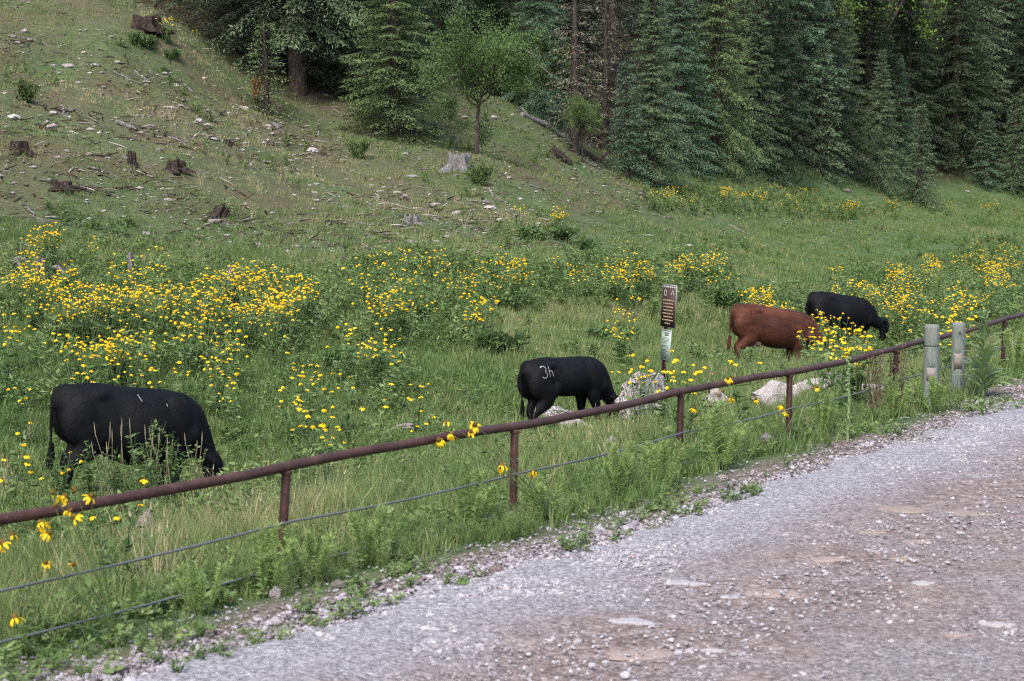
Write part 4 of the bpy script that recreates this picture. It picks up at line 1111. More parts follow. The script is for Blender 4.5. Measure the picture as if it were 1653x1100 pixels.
for x, d, s, lb, col in [(1392, 138, 1.75, 'bright yellow-green broadleaf crown among the conifers at the top', (1.35, 1.45, .85)), (690, 92, .85, 'light green broadleaf tree glimpsed between the left spruces', (1.3, 1.4, .9)),
                         (880, 84, .42, 'low leafy bush with reddish leaves right of the deciduous tree', (1.0, 1.0, .7)), (940, 80, .30, 'low leafy bush at the head of the fallen grey log', (1, 1.1, .9))]:
    p = at(x, 245, d); leafy('broadleaf_tree', p[0], d, tall_b, lb, s, col)

# ---- shrubs on the slope
def shrub_mesh(seed, Rr, Hh, n, m, lsz=(.07, .022), up=1.2, stem=10):
    g = np.random.default_rng(seed); tr = MB(); B = []; Dd = []
    for i in range(stem):
        a = g.uniform(0, 6.28); r = Rr * g.uniform(.2, 1); h = Hh * g.uniform(.6, 1) * (1 - .25 * r / Rr)
        P = np.array([(0, 0, -.05), (math.cos(a) * r * .4, math.sin(a) * r * .4, h * .5), (math.cos(a) * r, math.sin(a) * r, h)])
        tr.tube(P, [.012, .008, .003], 4, cap=False)
        k = n // stem; u = g.uniform(.15, 1.0, k)
        q = np.where(u[:, None] < .5, P[0] + (P[1] - P[0]) * u[:, None] * 2, P[1] + (P[2] - P[1]) * (u[:, None] * 2 - 1))
        B.append(q + g.normal(0, .06 * Rr + .02, (k, 3))); Dd.append(unit(g.normal(0, .6, (k, 3)) + (P[2] - P[0]) / Hh * .5 + [0, 0, up * .6]))
    B = np.concatenate(B); Dd = np.concatenate(Dd); k = len(B)
    V, Fq = quads_along(B, Dd, lsz[0] * g.uniform(.6, 1.4, k), lsz[1] * g.uniform(.6, 1.4, k), unit(g.normal(0, 1, (k, 3))))
    return fastmesh('shrub_foliage', V, [Fq], [m]), tr.mesh('shrub_stems', M_bark)
def shrub(x, y, mesh2, lb, scl=1, col=(1, 1, 1), name='shrub', cat='shrub', group=None, d=None):
    p = hit1(x, y) if d is None else Vector(at(x, y, d))
    root = obj(name, None, None, (p.x, p.y, float(H(p.x, p.y)) - .02), (0, 0, random.uniform(0, 6.28)), scl)
    c = obj('foliage', mesh2[0], root); c.color = (*col, 1); tag(c, kind='stuff'); tag(obj('stems', mesh2[1], root), kind='stuff'); tag(root, lb, cat, group); return root
SH = [shrub_mesh(70 + i, .55, .9, 2600, M_con, (.09, .03)) for i in range(2)]
SHL = [shrub_mesh(75 + i, .55, .6, 1600, M_broad, (.10, .045), .6) for i in range(3)]
shrub(580, 258, SH[0], 'rounded green shrub alone on the upper slope left of the grey stump', (1.0, 1.0, 1.05), (1.1, 1.2, .7))
shrub(775, 300, SH[1], 'olive green shrub growing below the deciduous tree beside the grey stump', (1.15, 1.1, 1.1), (1.1, 1.15, .7))
shrub(412, 165, SHL[0], 'small rusty red dead sapling at the foot of the small bright spruce', (.5, .5, 1.7), (2.6, .75, .55), 'dead_sapling', 'sapling')
shrub(45, 165, SHL[1], 'thin dark twiggy shrub on the upper left slope', (.7, .7, 1.2), (.7, .7, .6))
for i, (x, y, s, lb) in enumerate([(870, 392, 1.0, 'dark leafy weed clump on the green slope above the flower band'), (905, 388, .9, 'dark leafy weed clump right beside another above the flower band'),
        (945, 405, .8, 'rightmost dark weed clump of three above the flower band'), (660, 525, .9, 'dark leafy clump in the open grass below the central flower band'),
        (820, 500, .9, 'dark weedy clump below the flowers left of the sign'), (815, 575, .9, 'broad-leaved clump in the grass above the marked calf'),
        (985, 560, .8, 'weedy clump with a few flowers between calf and sign'), (1165, 500, 1.0, 'rounded grey-green weed clump left of the brown cow\'s flowers'),
        (1620, 395, .8, 'lone dark weed clump on the pasture at the right edge'), (560, 600, .7, 'leafy clump in open grass between the large cow and the calf'),
        (1130, 465, 1.1, 'large weed clump behind the sign, under yellow flowers'), (240, 78, .8, 'leafy green clump just below the large stump'), (213, 70, .75, 'leafy green clump left of and below the large stump'),
        (275, 95, .7, 'leafy green clump right of and below the large stump')]):
    shrub(x, y, SHL[i % 3], lb, (s * 1.3, s * 1.3, s), (.95, 1.05, .95), 'weed_clump', 'weed')

# ================================================================ STUMPS, LOGS, OLD FENCE, WHITE TWIGS
def stump(x, y, wpx, hpx, m, lb, seed, d=None, roots=5, ragged=.18, lean=0):
    p = hit1(x, y) if d is None else Vector(at(x, y, d)); ppm = F / p.y
    r = wpx / ppm / 2; h = hpx / ppm
    g = np.random.default_rng(seed); seg = 22; a = np.arange(seg) / seg * 2 * math.pi
    lob = 1 + .16 * np.sin(a * roots + seed) + g.normal(0, .05, seg)
    top = 1 + g.normal(0, ragged, seg) * .5
    V = []
    for z, k in ((-.25, 1.55), (.0, 1.3), (.12, 1.12), (.35, 1.0), (.7, .94), (1, .92)):
        rr = r * (1 + (lob - 1) * (3.4 if z < .2 else 1.8)) * k
        V.append(np.stack([rr * np.cos(a), rr * np.sin(a), z * h * (top if z > .5 else np.ones(seg))], -1))
    V.append(np.stack([r * .62 * np.cos(a), r * .62 * np.sin(a), h * (.93 + g.normal(0, .05, seg))], -1))
    V = np.array(V); n_ = len(V); i = np.arange(n_ - 1)[:, None] * seg; j = np.arange(seg)[None]; k = (j + 1) % seg
    q = MB(); q.add(V.reshape(-1, 3), np.stack([i + j, i + k, i + k + seg, i + j + seg], -1).reshape(-1, 4))
    q.add(np.concatenate([V[-1], [[0, 0, h * .88]]]), [[e, (e + 1) % seg, seg] for e in range(seg)])
    root = obj('stump', q.mesh('stump', m), None, (p.x, p.y, p.z - .03), (0, lean, g.uniform(0, 6)))
    tag(root, lb, 'stump')
    for e in range(roots - 1):
        aa = g.uniform(0, 6.28); L = r * g.uniform(1.5, 2.6)
        q = MB(); q.tube([(math.cos(aa) * r * .7, math.sin(aa) * r * .7, h * .25), (math.cos(aa) * (r + L * .3), math.sin(aa) * (r + L * .3), .04), (math.cos(aa + .2) * (r + L * .8), math.sin(aa + .2) * (r + L * .8), -.12)], [r * .22, r * .16, r * .06], 7)
        obj('root', q.mesh('root', m), root)
    return root
stump(236, 48, 40, 22, M_darkwood, 'large dark ragged stump at the top left below the forest', 1)
stump(742, 272, 34, 24, M_greybark, 'silver-grey stump with splayed roots below the deciduous tree', 2)
stump(213, 268, 12, 24, M_darkwood, 'small black stump with a white stick leaning on its front', 3)
stump(33, 245, 26, 18, M_darkwood, 'low cut stump with a flat top at the far left of the slope', 4, ragged=.05)
stump(98, 303, 34, 12, M_darkwood, 'low crumbling brown stump in the grass, left side of the slope', 5, ragged=.5)
stump(283, 275, 26, 16, M_darkwood, 'broken reddish stump splintered low, right of the small black stump', 6, ragged=.6)
stump(352, 352, 22, 22, M_darkwood, 'charred leaning stump wedge above the flower patch', 7, ragged=.4, lean=.5)
stump(665, 362, 24, 14, M_greybark, 'crumbled grey stump beside a long bare stick above the flowers', 8, ragged=.6)
stump(366, 232, 10, 8, M_darkwood, 'tiny dark stump hole among pale stones mid slope', 9)

def log(x0, y0, x1, y1, rpx, m, lb, name='dead_branch', cat='branch', lift=.0, knots=0, group=None, wob=.06, d0=None, d1=None, seed=None):
    a = hit1(x0, y0) if d0 is None else Vector((at(x0, y0, d0)[0], d0, 0)); b_ = hit1(x1, y1) if d1 is None else Vector((at(x1, y1, d1)[0], d1, 0))
    g = np.random.default_rng(seed or int(x0 * 3 + y0)); ppm = F / a.y; r = rpx / ppm / 2
    n = 9; P = []
    L = (b_ - a).length
    for i in range(n):
        u = i / (n - 1); q_ = a.lerp(b_, u); z = float(H(q_.x, q_.y))
        P.append([q_.x + g.normal(0, wob * L * .15), q_.y + g.normal(0, wob * L * .15), z + r * .55 + lift * math.sin(u * 3.14) + abs(g.normal(0, .01))])
    P = np.array(P); c = P[n // 2].copy(); q = MB(); q.tube(P - c, r * np.linspace(1.1, .65, n) * g.uniform(.85, 1.15, n), 9)
    root = obj(name, q.mesh(name, m, True), None, tuple(c)); tag(root, lb, cat, group)
    for e in range(knots):
        i = g.integers(1, n - 2); aa = g.uniform(-1, 1); dd = np.array([math.cos(aa * 3), math.sin(aa * 3), .8]); l_ = r * g.uniform(3, 7)
        q = MB(); q.tube([P[i] - c, P[i] - c + dd * l_ * .5, P[i] - c + dd * l_ + [0, 0, -.1 * l_]], [r * .4, r * .25, r * .1], 5); obj('twig', q.mesh('twig', m), root)
    return root
log(842, 188, 950, 255, 10, M_greybark, 'long silver fallen trunk along the forest edge right of the deciduous tree', 'fallen_log', 'log', knots=4)
log(890, 246, 922, 268, 16, M_darkwood, 'short dark red-brown log lying below the long silver trunk', 'fallen_log', 'log')
log(925, 240, 1035, 302, 13, M_darkwood, 'long dark fallen trunk running down beneath the thin brownish spruce', 'fallen_log', 'log', knots=3)
log(1215, 285, 1290, 312, 12, M_darkwood, 'dark fallen log at the forest edge above the far flowers', 'fallen_log', 'log', knots=3)
log(660, 225, 700, 240, 5, M_darkwood, 'thin reddish fallen branch at the foot of the broad green spruce', knots=2)
log(300, 150, 0, 0, 0, M_darkwood, '') if False else None
for a in [(185, 118, 222, 136, 4, 'bare white forked branch on the upper slope under the weed clumps', 2), (215, 110, 240, 135, 4, 'pale straight branch right of the white forked branch', 0),
          (50, 65, 88, 78, 4, 'bare grey branch on the upper left slope', 2), (242, 115, 250, 126, 3, 'short pinkish stick below the large stump', 0),
          (263, 218, 303, 236, 4, 'long curved pale stick in mid slope grass', 0), (258, 292, 292, 298, 4, 'curved whitish stick below the splintered stump', 2),
          (205, 252, 212, 282, 4, 'white stick leaning on the small black stump', 0), (190, 305, 232, 308, 5, 'thick brown stick lying level in the lower slope grass', 1),
          (142, 272, 192, 288, 4, 'thin pale stick running down to the right, left of the black stump', 2), (100, 172, 104, 192, 4, 'upright orange-tan splinter of wood on the left slope', 0),
          (40, 330, 66, 362, 4, 'pale split branch just above the old fence at left', 2), (630, 338, 664, 370, 4, 'long bare stick leaning down to the crumbled grey stump', 0),
          (297, 138, 312, 152, 4, 'tan stick on the slope below the flowers by the forest', 0), (560, 358, 600, 366, 4, 'thin grey sticks above the central flower band', 2),
          (718, 178, 745, 188, 4, 'grey stick on the grass left of the deciduous tree', 0), (790, 312, 820, 330, 4, 'bare twisted branch below the olive shrub', 3),
          (526, 362, 560, 366, 8, 'thick dark rotting log above the central flowers', 0), (60, 205, 90, 214, 8, 'dark chunky log at the left slope, right of the cut stump', 1),
          (190, 200, 222, 212, 8, 'grey weathered log in the middle of the left slope', 1), (440, 202, 462, 218, 5, 'splintered grey branch below the forest edge', 3),
          (975, 250, 985, 262, 3, 'slim bare pole leaning at the forest edge beside the spruces', 0), (1255, 282, 1262, 296, 3, 'short white leaning stick above the far flowers', 0),
          (1180, 366, 1206, 380, 4, 'white bare stick on the pasture right of centre', 1), (1075, 352, 1110, 360, 3, 'thin pale stick on the far green pasture', 0),
          (935, 255, 960, 270, 4, 'bleached branch stub under the silver trunk', 1), (855, 300, 880, 308, 3, 'small grey stick on the slope right of the olive shrub', 0)]:
    x0, y0, x1, y1, rp, lb, kn = a
    log(x0, y0, x1, y1, rp, M_darkwood if 'brown' in lb or 'dark' in lb else M_greybark, lb, knots=kn, wob=.25)
# white bare twigs standing out of the forest right of the deciduous tree
for i, (x0, y0, x1, y1, x2, y2) in enumerate([(852, 100, 870, 105, 898, 128), (850, 98, 858, 104, 865, 114), (854, 85, 862, 88, 870, 92), (846, 128, 852, 130, 860, 136), (812, 72, 822, 66, 828, 52)]):
    c = at(x0, y0, 82.0)
    q = MB(); q.tube([at(x0 - 8, y0 - 5, 83) - c, at(x0, y0, 82.0) - c, at(x1, y1, 81.8) - c, at(x2, y2, 81.6) - c], [.035, .03, .026, .014], 5)
    tag(obj('bare_branch', q.mesh('bare_branch', M_greybark, True), None, tuple(c)), ['longest bare white twig reaching right from the crown of the deciduous tree', 'short bare white twig just below the longest one', 'upper short bare white twig right of the deciduous crown', 'lowest bare white twig right of the deciduous crown', 'bare white twig standing in the top of the deciduous crown'][i], 'branch')
# remains of an old wooden fence at the left
def old_post(x, ybase, ytop, wpx, d, lb, lean=0):
    p = at(x, ybase, d); g = float(H(p[0], p[1])); top = at(x, ytop, d); ppm = F / d
    q = MB(); hh = top[2] - g; q.tube([(0, 0, -.2), (lean * .4, 0, hh * .5), (lean, .02, hh)], [wpx / ppm / 2, wpx / ppm / 2.1, wpx / ppm / 2.5], 9)
    tag(obj('old_fence_post', q.mesh('old_fence_post', M_greybark), None, (p[0], p[1], g)), lb, 'post')
old_post(56, 470, 414, 9, 36.8, 'split silver fence post standing in flowers at far left', .1)
old_post(68, 452, 416, 14, 37.1, 'dark broad stump of post right behind the split silver post')
old_post(211, 440, 408, 10, 39, 'weathered post tip poking from the dense flowers, left one of two')
old_post(372, 470, 430, 11, 36.5, 'weathered grey post tip poking from the dense flowers, right one of two')
log(12, 412, 56, 436, 9, M_greybark, 'grey old rail falling to the split silver post from the left', 'fallen_log', 'log', lift=.25, d0=39.5, d1=38.7)
log(72, 430, 118, 468, 9, M_greybark, 'grey old rail falling to the right from the split silver post', 'fallen_log', 'log', lift=.25, d0=38.7, d1=37.5)
log(18, 442, 40, 468, 6, M_greybark, 'short old rail leaning left of the split silver post', 'fallen_log', 'log', lift=.3, d0=38.9, d1=37.9)

# ---- stones of the slope
def szone(x, y):
    a = 'on the left of the slope' if x < 280 else 'on the middle of the slope' if x < 580 else 'on the slope round the silver stump' if x < 860 else 'below the right forest edge'
    return a + (', high up' if y < 190 else ', halfway down' if y < 300 else ', near the flowers')
EX = [(475, 316, 13, 'l'), (433, 205, 14, 'l'), (320, 196, 16, 'l'), (335, 203, 14, 'l'), (466, 408, 17, 'l'), (292, 400, 10, 'l'), (505, 383, 9, 'l'), (508, 312, 9, 'l'), (168, 342, 11, 'l'), (222, 187, 8, 'l'), (280, 166, 8, 'l'),
      (430, 228, 14, 'l'), (720, 385, 18, 'l'), (705, 392, 14, 'l'), (745, 408, 24, 'd'), (600, 300, 12, 'l'), (650, 318, 16, 'd'), (700, 333, 22, 'd'), (735, 345, 20, 'd'), (505, 245, 22, 'l'), (540, 330, 8, 'l'), (610, 218, 14, 'l'), (640, 312, 14, 'l'),
      (85, 205, 22, 'd'), (20, 60, 14, 'd'), (40, 52, 16, 'l'), (28, 70, 10, 'l'), (145, 250, 16, 'd'), (108, 245, 12, 'd'), (258, 243, 14, 'd'), (372, 288, 10, 'l'), (510, 325, 14, 'l'), (440, 345, 10, 'l'), (395, 330, 9, 'l'),
      (412, 388, 10, 'l'), (560, 290, 10, 'd'), (190, 102, 12, 'l'), (130, 50, 9, 'l'), (66, 155, 8, 'l'), (30, 195, 10, 'l'), (5, 372, 18, 'l'), (62, 388, 14, 'd'), (345, 225, 12, 'l'), (365, 230, 18, 'd'), (383, 225, 9, 'l'), (395, 232, 10, 'l'), (427, 232, 12, 'l'),
      (470, 260, 9, 'l'), (455, 250, 8, 'l'), (300, 262, 7, 'l'), (640, 230, 0, 'l'), (1112, 398, 12, 'l'), (1440, 0, 0, 'l'), (955, 395, 8, 'l'), (880, 365, 6, 'l'), (625, 205, 12, 'l'), (900, 252, 9, 'l'), (865, 310, 9, 'l'), (925, 290, 9, 'l'), (1365, 308, 10, 'd'), (1400, 305, 9, 'l'), (1560, 310, 8, 'l')]
for i, (x, y, wp, k) in enumerate(EX):
    if not wp: continue
    p = hit1(x, y); r = wp / (F / p.y) / 2
    me = (ROCKL if k == 'l' else ROCKP)[i % 5]
    o = obj('hillside_stone', me, None, (p.x, p.y, p.z + r * .12), (0, 0, random.uniform(0, 6)), (r * 1.2, r * .85, r * random.uniform(.7, 1.0)))
    tag(o, ('pale loose stone ' if k == 'l' else 'dark weathered rock ') + szone(x, y), 'stone', ('pale stones ' if k == 'l' else 'dark rocks ') + szone(x, y))
g = np.random.default_rng(77); cnt = 0
while cnt < 250:
    x = g.uniform(-60, 900); y = g.uniform(30, 420)
    # stones lie in bands that run down the slope
    if vnoise(x / 90 + y / 60, y / 45, 4) < .45: continue
    p = hit1(x, y)
    if p.z < .5 or p.y > treeline(p.x) - 1: continue
    r = math.exp(g.normal(math.log(.06), .5)); k = g.random() < .62
    o = obj('hillside_stone', (ROCKL if k else ROCKP)[g.integers(0, 5)], None, (p.x, p.y, p.z + r * .1), (0, 0, g.uniform(0, 6)), (r * 1.3, r * .9, r * .8))
    tag(o, ('pale loose stone ' if k else 'dark weathered rock ') + szone(x, y), 'stone', ('pale stones ' if k else 'dark rocks ') + szone(x, y))
    cnt += 1

# twigs, chips and bits of bark strewn over the slope
def bit(seed):
    g_ = np.random.default_rng(seed); q = MB()
    q.tube([(-.5, 0, 0), (-.1, g_.normal(0, .06), .02), (.5, g_.normal(0, .08), .0)], [.05, .06, .03], 5); return q.mesh('bit', M_bit)
M_bit, t, b = mat('wood_litter', .9, .1)
t.links.new(ramp(t, attr(t, 'tint', 'INSTANCER').outputs['Fac'], [(0, (.02, .014, .01)), (.4, (.08, .055, .04)), (.7, (.19, .165, .145)), (1, (.42, .39, .36))]), b.inputs['Base Color'])
M_chip, t, b = mat('stone_chips', .9, .1)
t.links.new(ramp(t, attr(t, 'tint', 'INSTANCER').outputs['Fac'], [(0, (.03, .024, .02)), (.4, (.12, .10, .09)), (.75, (.24, .22, .205)), (1, (.42, .40, .38))]), b.inputs['Base Color'])
BITS = [bit(i) for i in range(3)]; CHIPS = [rock_mesh('chip', M_chip, 250 + i, 1, .6, 6, .1) for i in range(4)]
for nm, protos, n_, sz, lab in (('wood_litter', BITS, 20000, (.08, .42), 'twigs and splinters strewn over the hillside'), ('stone_chips', CHIPS, 24000, (.018, .075), 'small stone chips lying on the hillside')):
    X, Y = sample_area(n_, 38, 92, .6)
    Z = H(X, Y); k = (Z > .2) & (Y < treeline(X) + 3) & (RNG.random(n_) < smooth(.40, .62, fbm(X / 4, Y / 2.2, 91, 3)) * .75 + .05)
    X, Y, Z = X[k], Y[k], Z[k]; n = len(X)
    sz_ = np.exp(RNG.uniform(math.log(sz[0]), math.log(sz[1]), n))
    scatter(nm, np.stack([X, Y, Z + .02 + (.06 if nm == 'wood_litter' else .02)], 1), RNG.random(n) * 6.28, np.stack([sz_, sz_ * .75, sz_ * .7], 1), RNG.beta(1.2, 2.0, n), protos, lab, tilt=RNG.normal(0, .25, (n, 2)))

# slash left from old felling: heaps where wood and broken stone lie thick
heaps = [(205, 125, 1.6), (262, 285, 1.5), (500, 242, 1.6), (350, 352, 1.3), (720, 390, 1.6), (100, 300, 1.4), (600, 325, 1.5), (665, 365, 1.3), (945, 262, 2.2), (1000, 292, 1.8), (895, 258, 1.6), (70, 205, 1.4), (30, 68, 1.6), (150, 215, 1.6), (380, 232, 1.7), (440, 205, 1.3),
         (50, 355, 1.2), (735, 350, 1.4), (800, 330, 1.3), (520, 375, 1.2), (1240, 298, 2.4), (1370, 306, 2.2), (310, 175, 1.3), (280, 225, 1.5), (60, 395, 1.3)]
HX, HY, KD = [], [], []
for x, y, r in heaps:
    c = hit1(x, y); m_ = int(40 * r); HX += list(c.x + RNG.normal(0, r * .75, m_)); HY += list(c.y + RNG.normal(0, r * .9, m_))
HX, HY = np.array(HX), np.array(HY); n = len(HX)
sz_ = np.exp(RNG.uniform(math.log(.10), math.log(.65), n)); sz_ = np.stack([sz_, np.minimum(sz_, .5) * .8, np.minimum(sz_, .5) * .8], 1)
scatter('slash_litter', np.stack([HX, HY, H(HX, HY) + .05], 1), RNG.normal(.4, .9, n), sz_, RNG.beta(1.1, 1.9, n), BITS, 'heaps of dead twigs and bark on the hillside', tilt=RNG.normal(0, .22, (n, 2)))
k = RNG.random(n) < .7; n2 = int(k.sum()); sz_ = np.exp(RNG.normal(math.log(.045), .5, n2))
scatter('broken_rock', np.stack([HX[k] + .2, HY[k], H(HX[k] + .2, HY[k]) + .02], 1), RNG.random(n2) * 6.28, np.stack([sz_ * 1.3, sz_, sz_ * .8], 1), RNG.beta(1.6, 1.2, n2), CHIPS, 'broken rock lying among the slash')
# ================================================================ GRASS AND HERBS (uncountable)
M_grass = leaf_mat('grass_blades', [(0, (.058, .104, .028)), (.3, (.104, .165, .048)), (.5, (.168, .205, .072)), (.7, (.26, .238, .115)), (1, (.42, .345, .205))], .3)
M_herb = leaf_mat('herb_leaves', [(0, (.052, .092, .024)), (.4, (.10, .16, .044)), (.75, (.165, .22, .075)), (1, (.25, .30, .14))], .25, .5)
M_straw = leaf_mat('dry_stalks', [(0, (.20, .17, .09)), (.5, (.32, .26, .15)), (1, (.42, .36, .24))], .15)
def tuft(seed, n=16, h=.18, spread=.10, w_=.007, bend=.5, m=None, head=False):
    g = np.random.default_rng(seed); V = []; Fq = []; F3 = []
    for i in range(n):
        a = g.uniform(0, 6.28); r = spread * math.sqrt(g.random()); hh = h * g.uniform(.5, 1.15); b_ = g.uniform(.1, 1) * bend * hh; da = a + g.normal(0, .8)
        p0 = np.array([math.cos(a) * r, math.sin(a) * r, -.02]); d = np.array([math.cos(da), math.sin(da), 0])
        p1 = p0 + d * b_ * .35 + [0, 0, hh * .6]; p2 = p0 + d * b_ + [0, 0, hh]
        sd = np.array([-d[1], d[0], 0]); sa = g.uniform(0, 6.28); sd = np.array([math.cos(sa), math.sin(sa), 0]); w2 = w_ * g.uniform(.6, 1.4)
        k = len(V); V += [p0 - sd * w2 / 2, p0 + sd * w2 / 2, p1 + sd * w2 * .4, p1 - sd * w2 * .4, p2]
        Fq.append([k, k + 1, k + 2, k + 3]); F3.append([k + 3, k + 2, k + 4])
        if head:
            k = len(V); V += [p2 - sd * .006, p2 + sd * .006, p2 + [0, 0, .07] + d * .01]; F3.append([k, k + 1, k + 2])
    return fastmesh('tuft', np.array(V), [np.array(F3), np.array(Fq)], [m])
def herb(seed, n=40, h=.35, rad=.25, l=.10, w_=.035, m=None, stems=5):
    g = np.random.default_rng(seed); B = []; D_ = []; Ls = []
    q = MB()
    for s_ in range(stems):
        a = g.uniform(0, 6.28); r = rad * g.uniform(.1, 1); hh = h * g.uniform(.6, 1.1)
        P = np.array([(0, 0, -.02), (math.cos(a) * r * .5, math.sin(a) * r * .5, hh * .6), (math.cos(a) * r, math.sin(a) * r, hh)])
        q.tube(P, [.004, .003, .002], 3, cap=False)
        k = n // stems; u = g.uniform(.15, 1, k)
        B.append(np.where(u[:, None] < .6, P[0] + (P[1] - P[0]) * (u / .6)[:, None], P[1] + (P[2] - P[1]) * ((u - .6) / .4)[:, None]))
        D_.append(unit(np.stack([g.normal(0, 1, k), g.normal(0, 1, k), g.normal(.15, .35, k)], 1)))
    B = np.concatenate(B); D_ = np.concatenate(D_); k = len(B)
    V, Fq = quads_along(B, D_, l * g.uniform(.6, 1.3, k), w_ * g.uniform(.7, 1.3, k), unit(g.normal(0, .4, (k, 3)) + [0, 0, 1.]))
    q.add(V, Fq); return q.mesh('herb', m)
def feather(seed, n=260, h=.42, rad=.16, m=None):
    """a plume of thread-fine leaves"""
    g = np.random.default_rng(seed); q = MB(); B = []; D_ = []
    for s_ in range(9):
        a = g.uniform(0, 6.28); r = rad * g.uniform(.1, 1); hh = h * g.uniform(.6, 1.1)
        P0 = np.array([math.cos(a) * r * .25, math.sin(a) * r * .25, -.02]); P1 = np.array([math.cos(a) * r, math.sin(a) * r, hh])
        q.tube([P0, (P0 + P1) / 2, P1], [.004, .003, .001], 3, cap=False)
        k = n // 9; u = g.uniform(.1, 1, k) ** .8
        B.append(P0 + (P1 - P0) * u[:, None]); D_.append(unit(np.stack([g.normal(0, .6, k), g.normal(0, .6, k), g.uniform(.2, 1.1, k)], 1)))
    B = np.concatenate(B); D_ = np.concatenate(D_); k = len(B)
    V, Fq = quads_along(B, D_, .075 * g.uniform(.6, 1.3, k), np.full(k, .0065), unit(g.normal(0, 1, (k, 3))))
    q.add(V, Fq); return q.mesh('feather', m)

# flower patches as the photograph shows them: centre and half sizes in its pixels (at the height of the heads), number of plants
PATCH = [(255, 462, 215, 45, 92, 'yellow coneflower in the dense drift above the large black cow'),
         (90, 445, 105, 45, 15, 'yellow coneflower around the old fence posts at the left'),
         (440, 480, 110, 50, 20, 'yellow coneflower on the right flank of the dense left drift'),
         (240, 535, 150, 24, 24, 'yellow coneflower on the near edge of the dense left drift'),
         (420, 597, 100, 30, 7, 'yellow coneflower in the loose group right of the large black cow\'s back'),
         (60, 575, 110, 60, 6, 'yellow coneflower in the weeds behind the large black cow\'s rump'),
         (230, 580, 110, 30, 5, 'yellow coneflower just above the large black cow\'s back'),
         (690, 438, 165, 30, 23, 'yellow coneflower in the central band at the foot of the slope'),
         (650, 490, 130, 28, 10, 'yellow coneflower scattered below the central band'),
         (780, 502, 22, 9, 4, 'yellow coneflower in the small bright cluster on open grass'),
         (990, 430, 130, 26, 20, 'yellow coneflower in the thin band behind the sign'),
         (1140, 430, 48, 20, 11, 'yellow coneflower in the tall clump behind and right of the sign'),
         (1262, 490, 58, 28, 24, 'yellow coneflower in the bright drift left of the far black cow'),
         (1365, 534, 66, 24, 17, 'yellow coneflower in front of the far black cow'),
         (1475, 465, 75, 48, 44, 'yellow coneflower in the tall drift behind the wooden posts'),
         (1592, 445, 75, 55, 44, 'yellow coneflower in the drift at the right edge'),
         (1400, 462, 60, 32, 8, 'yellow coneflower scattered behind the far black cow'),
         (1500, 525, 70, 22, 10, 'yellow coneflower just behind the rail at the wooden posts'),
         (1180, 314, 135, 14, 26, 'yellow coneflower in the far band under the spruces'),
         (1330, 330, 70, 9, 8, 'yellow coneflower at the right end of the far band'),
         (1480, 331, 70, 7, 7, 'yellow coneflower below the right group of spruces'),
         (1600, 336, 45, 7, 5, 'yellow coneflower at the far right under the forest'),
         (1060, 592, 60, 26, 6, 'yellow coneflower round the foot of the sign post'),
         (1250, 600, 75, 26, 4, 'yellow coneflower between the brown cow and the rail'),
         (1000, 512, 18, 16, 4, 'yellow coneflower on the weedy clump left of the sign'),
         (870, 352, 60, 8, 5, 'yellow coneflower dotted on the slope above the central band'),
         (600, 560, 90, 45, 7, 'yellow coneflower scattered in the open grass left of centre'),
         (110, 395, 90, 14, 7, 'yellow coneflower at the slope foot above the old fence'),
         (560, 640, 90, 40, 4, 'yellow coneflower in the grass between the large cow and the calf'),
         (270, 52, 50, 12, 3, 'yellow coneflower by the large stump')]
def in_patch(X, Y, grow=1.0, hgt=.8):
    """how strongly a ground point lies in a flower patch (0 to 1)"""
    x, y = to_px(X, Y, H(X, Y) + hgt)
    m = np.zeros(np.shape(X))
    for cx, cy, rx_, ry_, n, lb in PATCH:
        if n < 8: continue
        q = ((x - cx) / (rx_ * grow)) ** 2 + ((y - cy) / (ry_ * grow + 5)) ** 2
        m = np.maximum(m, 1 - smooth(.75, 1.35, q))
    return m
def to_px(X, Y, Z):
    dz = Z - CAMZ; f = Y * CP - dz * SP; v = Y * SP + dz * CP
    return 826.5 + X / f * F, 550 - v / f * F

GT = [tuft(i, 16, .15, .11, .008, .7, M_grass) for i in range(5)]
GTf = [tuft(20 + i, 22, .16, .26, .016, .8, M_grass) for i in range(4)]
GTall = [tuft(40 + i, 22, .42, .14, .006, .7, M_grass) for i in range(4)]
GDry = [tuft(60 + i, 12, .5, .12, .005, .4, M_straw, True) for i in range(3)]
HB = [herb(i, 44, .42, .26, .11, .036, M_herb) for i in range(4)]
HBf = [herb(10 + i, 60, .55, .38, .14, .055, M_herb, 7) for i in range(4)]
HBs = [herb(30 + i, 22, .10, .12, .06, .026, M_herb, 5) for i in range(3)]
FE = [feather(i, 320, .42, .2, M_herb) for i in range(3)]

def dryness(X, Y):
    z = H(X, Y); hm_ = hillmask(X, Y, z)
    d = .31 + .20 * hm_ + (.5 + .7 * hm_) * (fbm(X / 4, Y / 5, 11, 3) - .5) + .4 * (fbm(X / .9, Y / .9, 12, 2) - .5)
    x, y = to_px(X, Y, z)
    d = d + .18 * np.exp(-((x - 980) / 190) ** 2 - ((y - 515) / 26) ** 2) + .24 * np.exp(-((x - 280) / 330) ** 2 - ((y - 830) / 95) ** 2) + .12 * np.exp(-((x - 950) / 200) ** 2 - ((y - 760) / 50) ** 2)
    return np.clip(d, 0, 1)
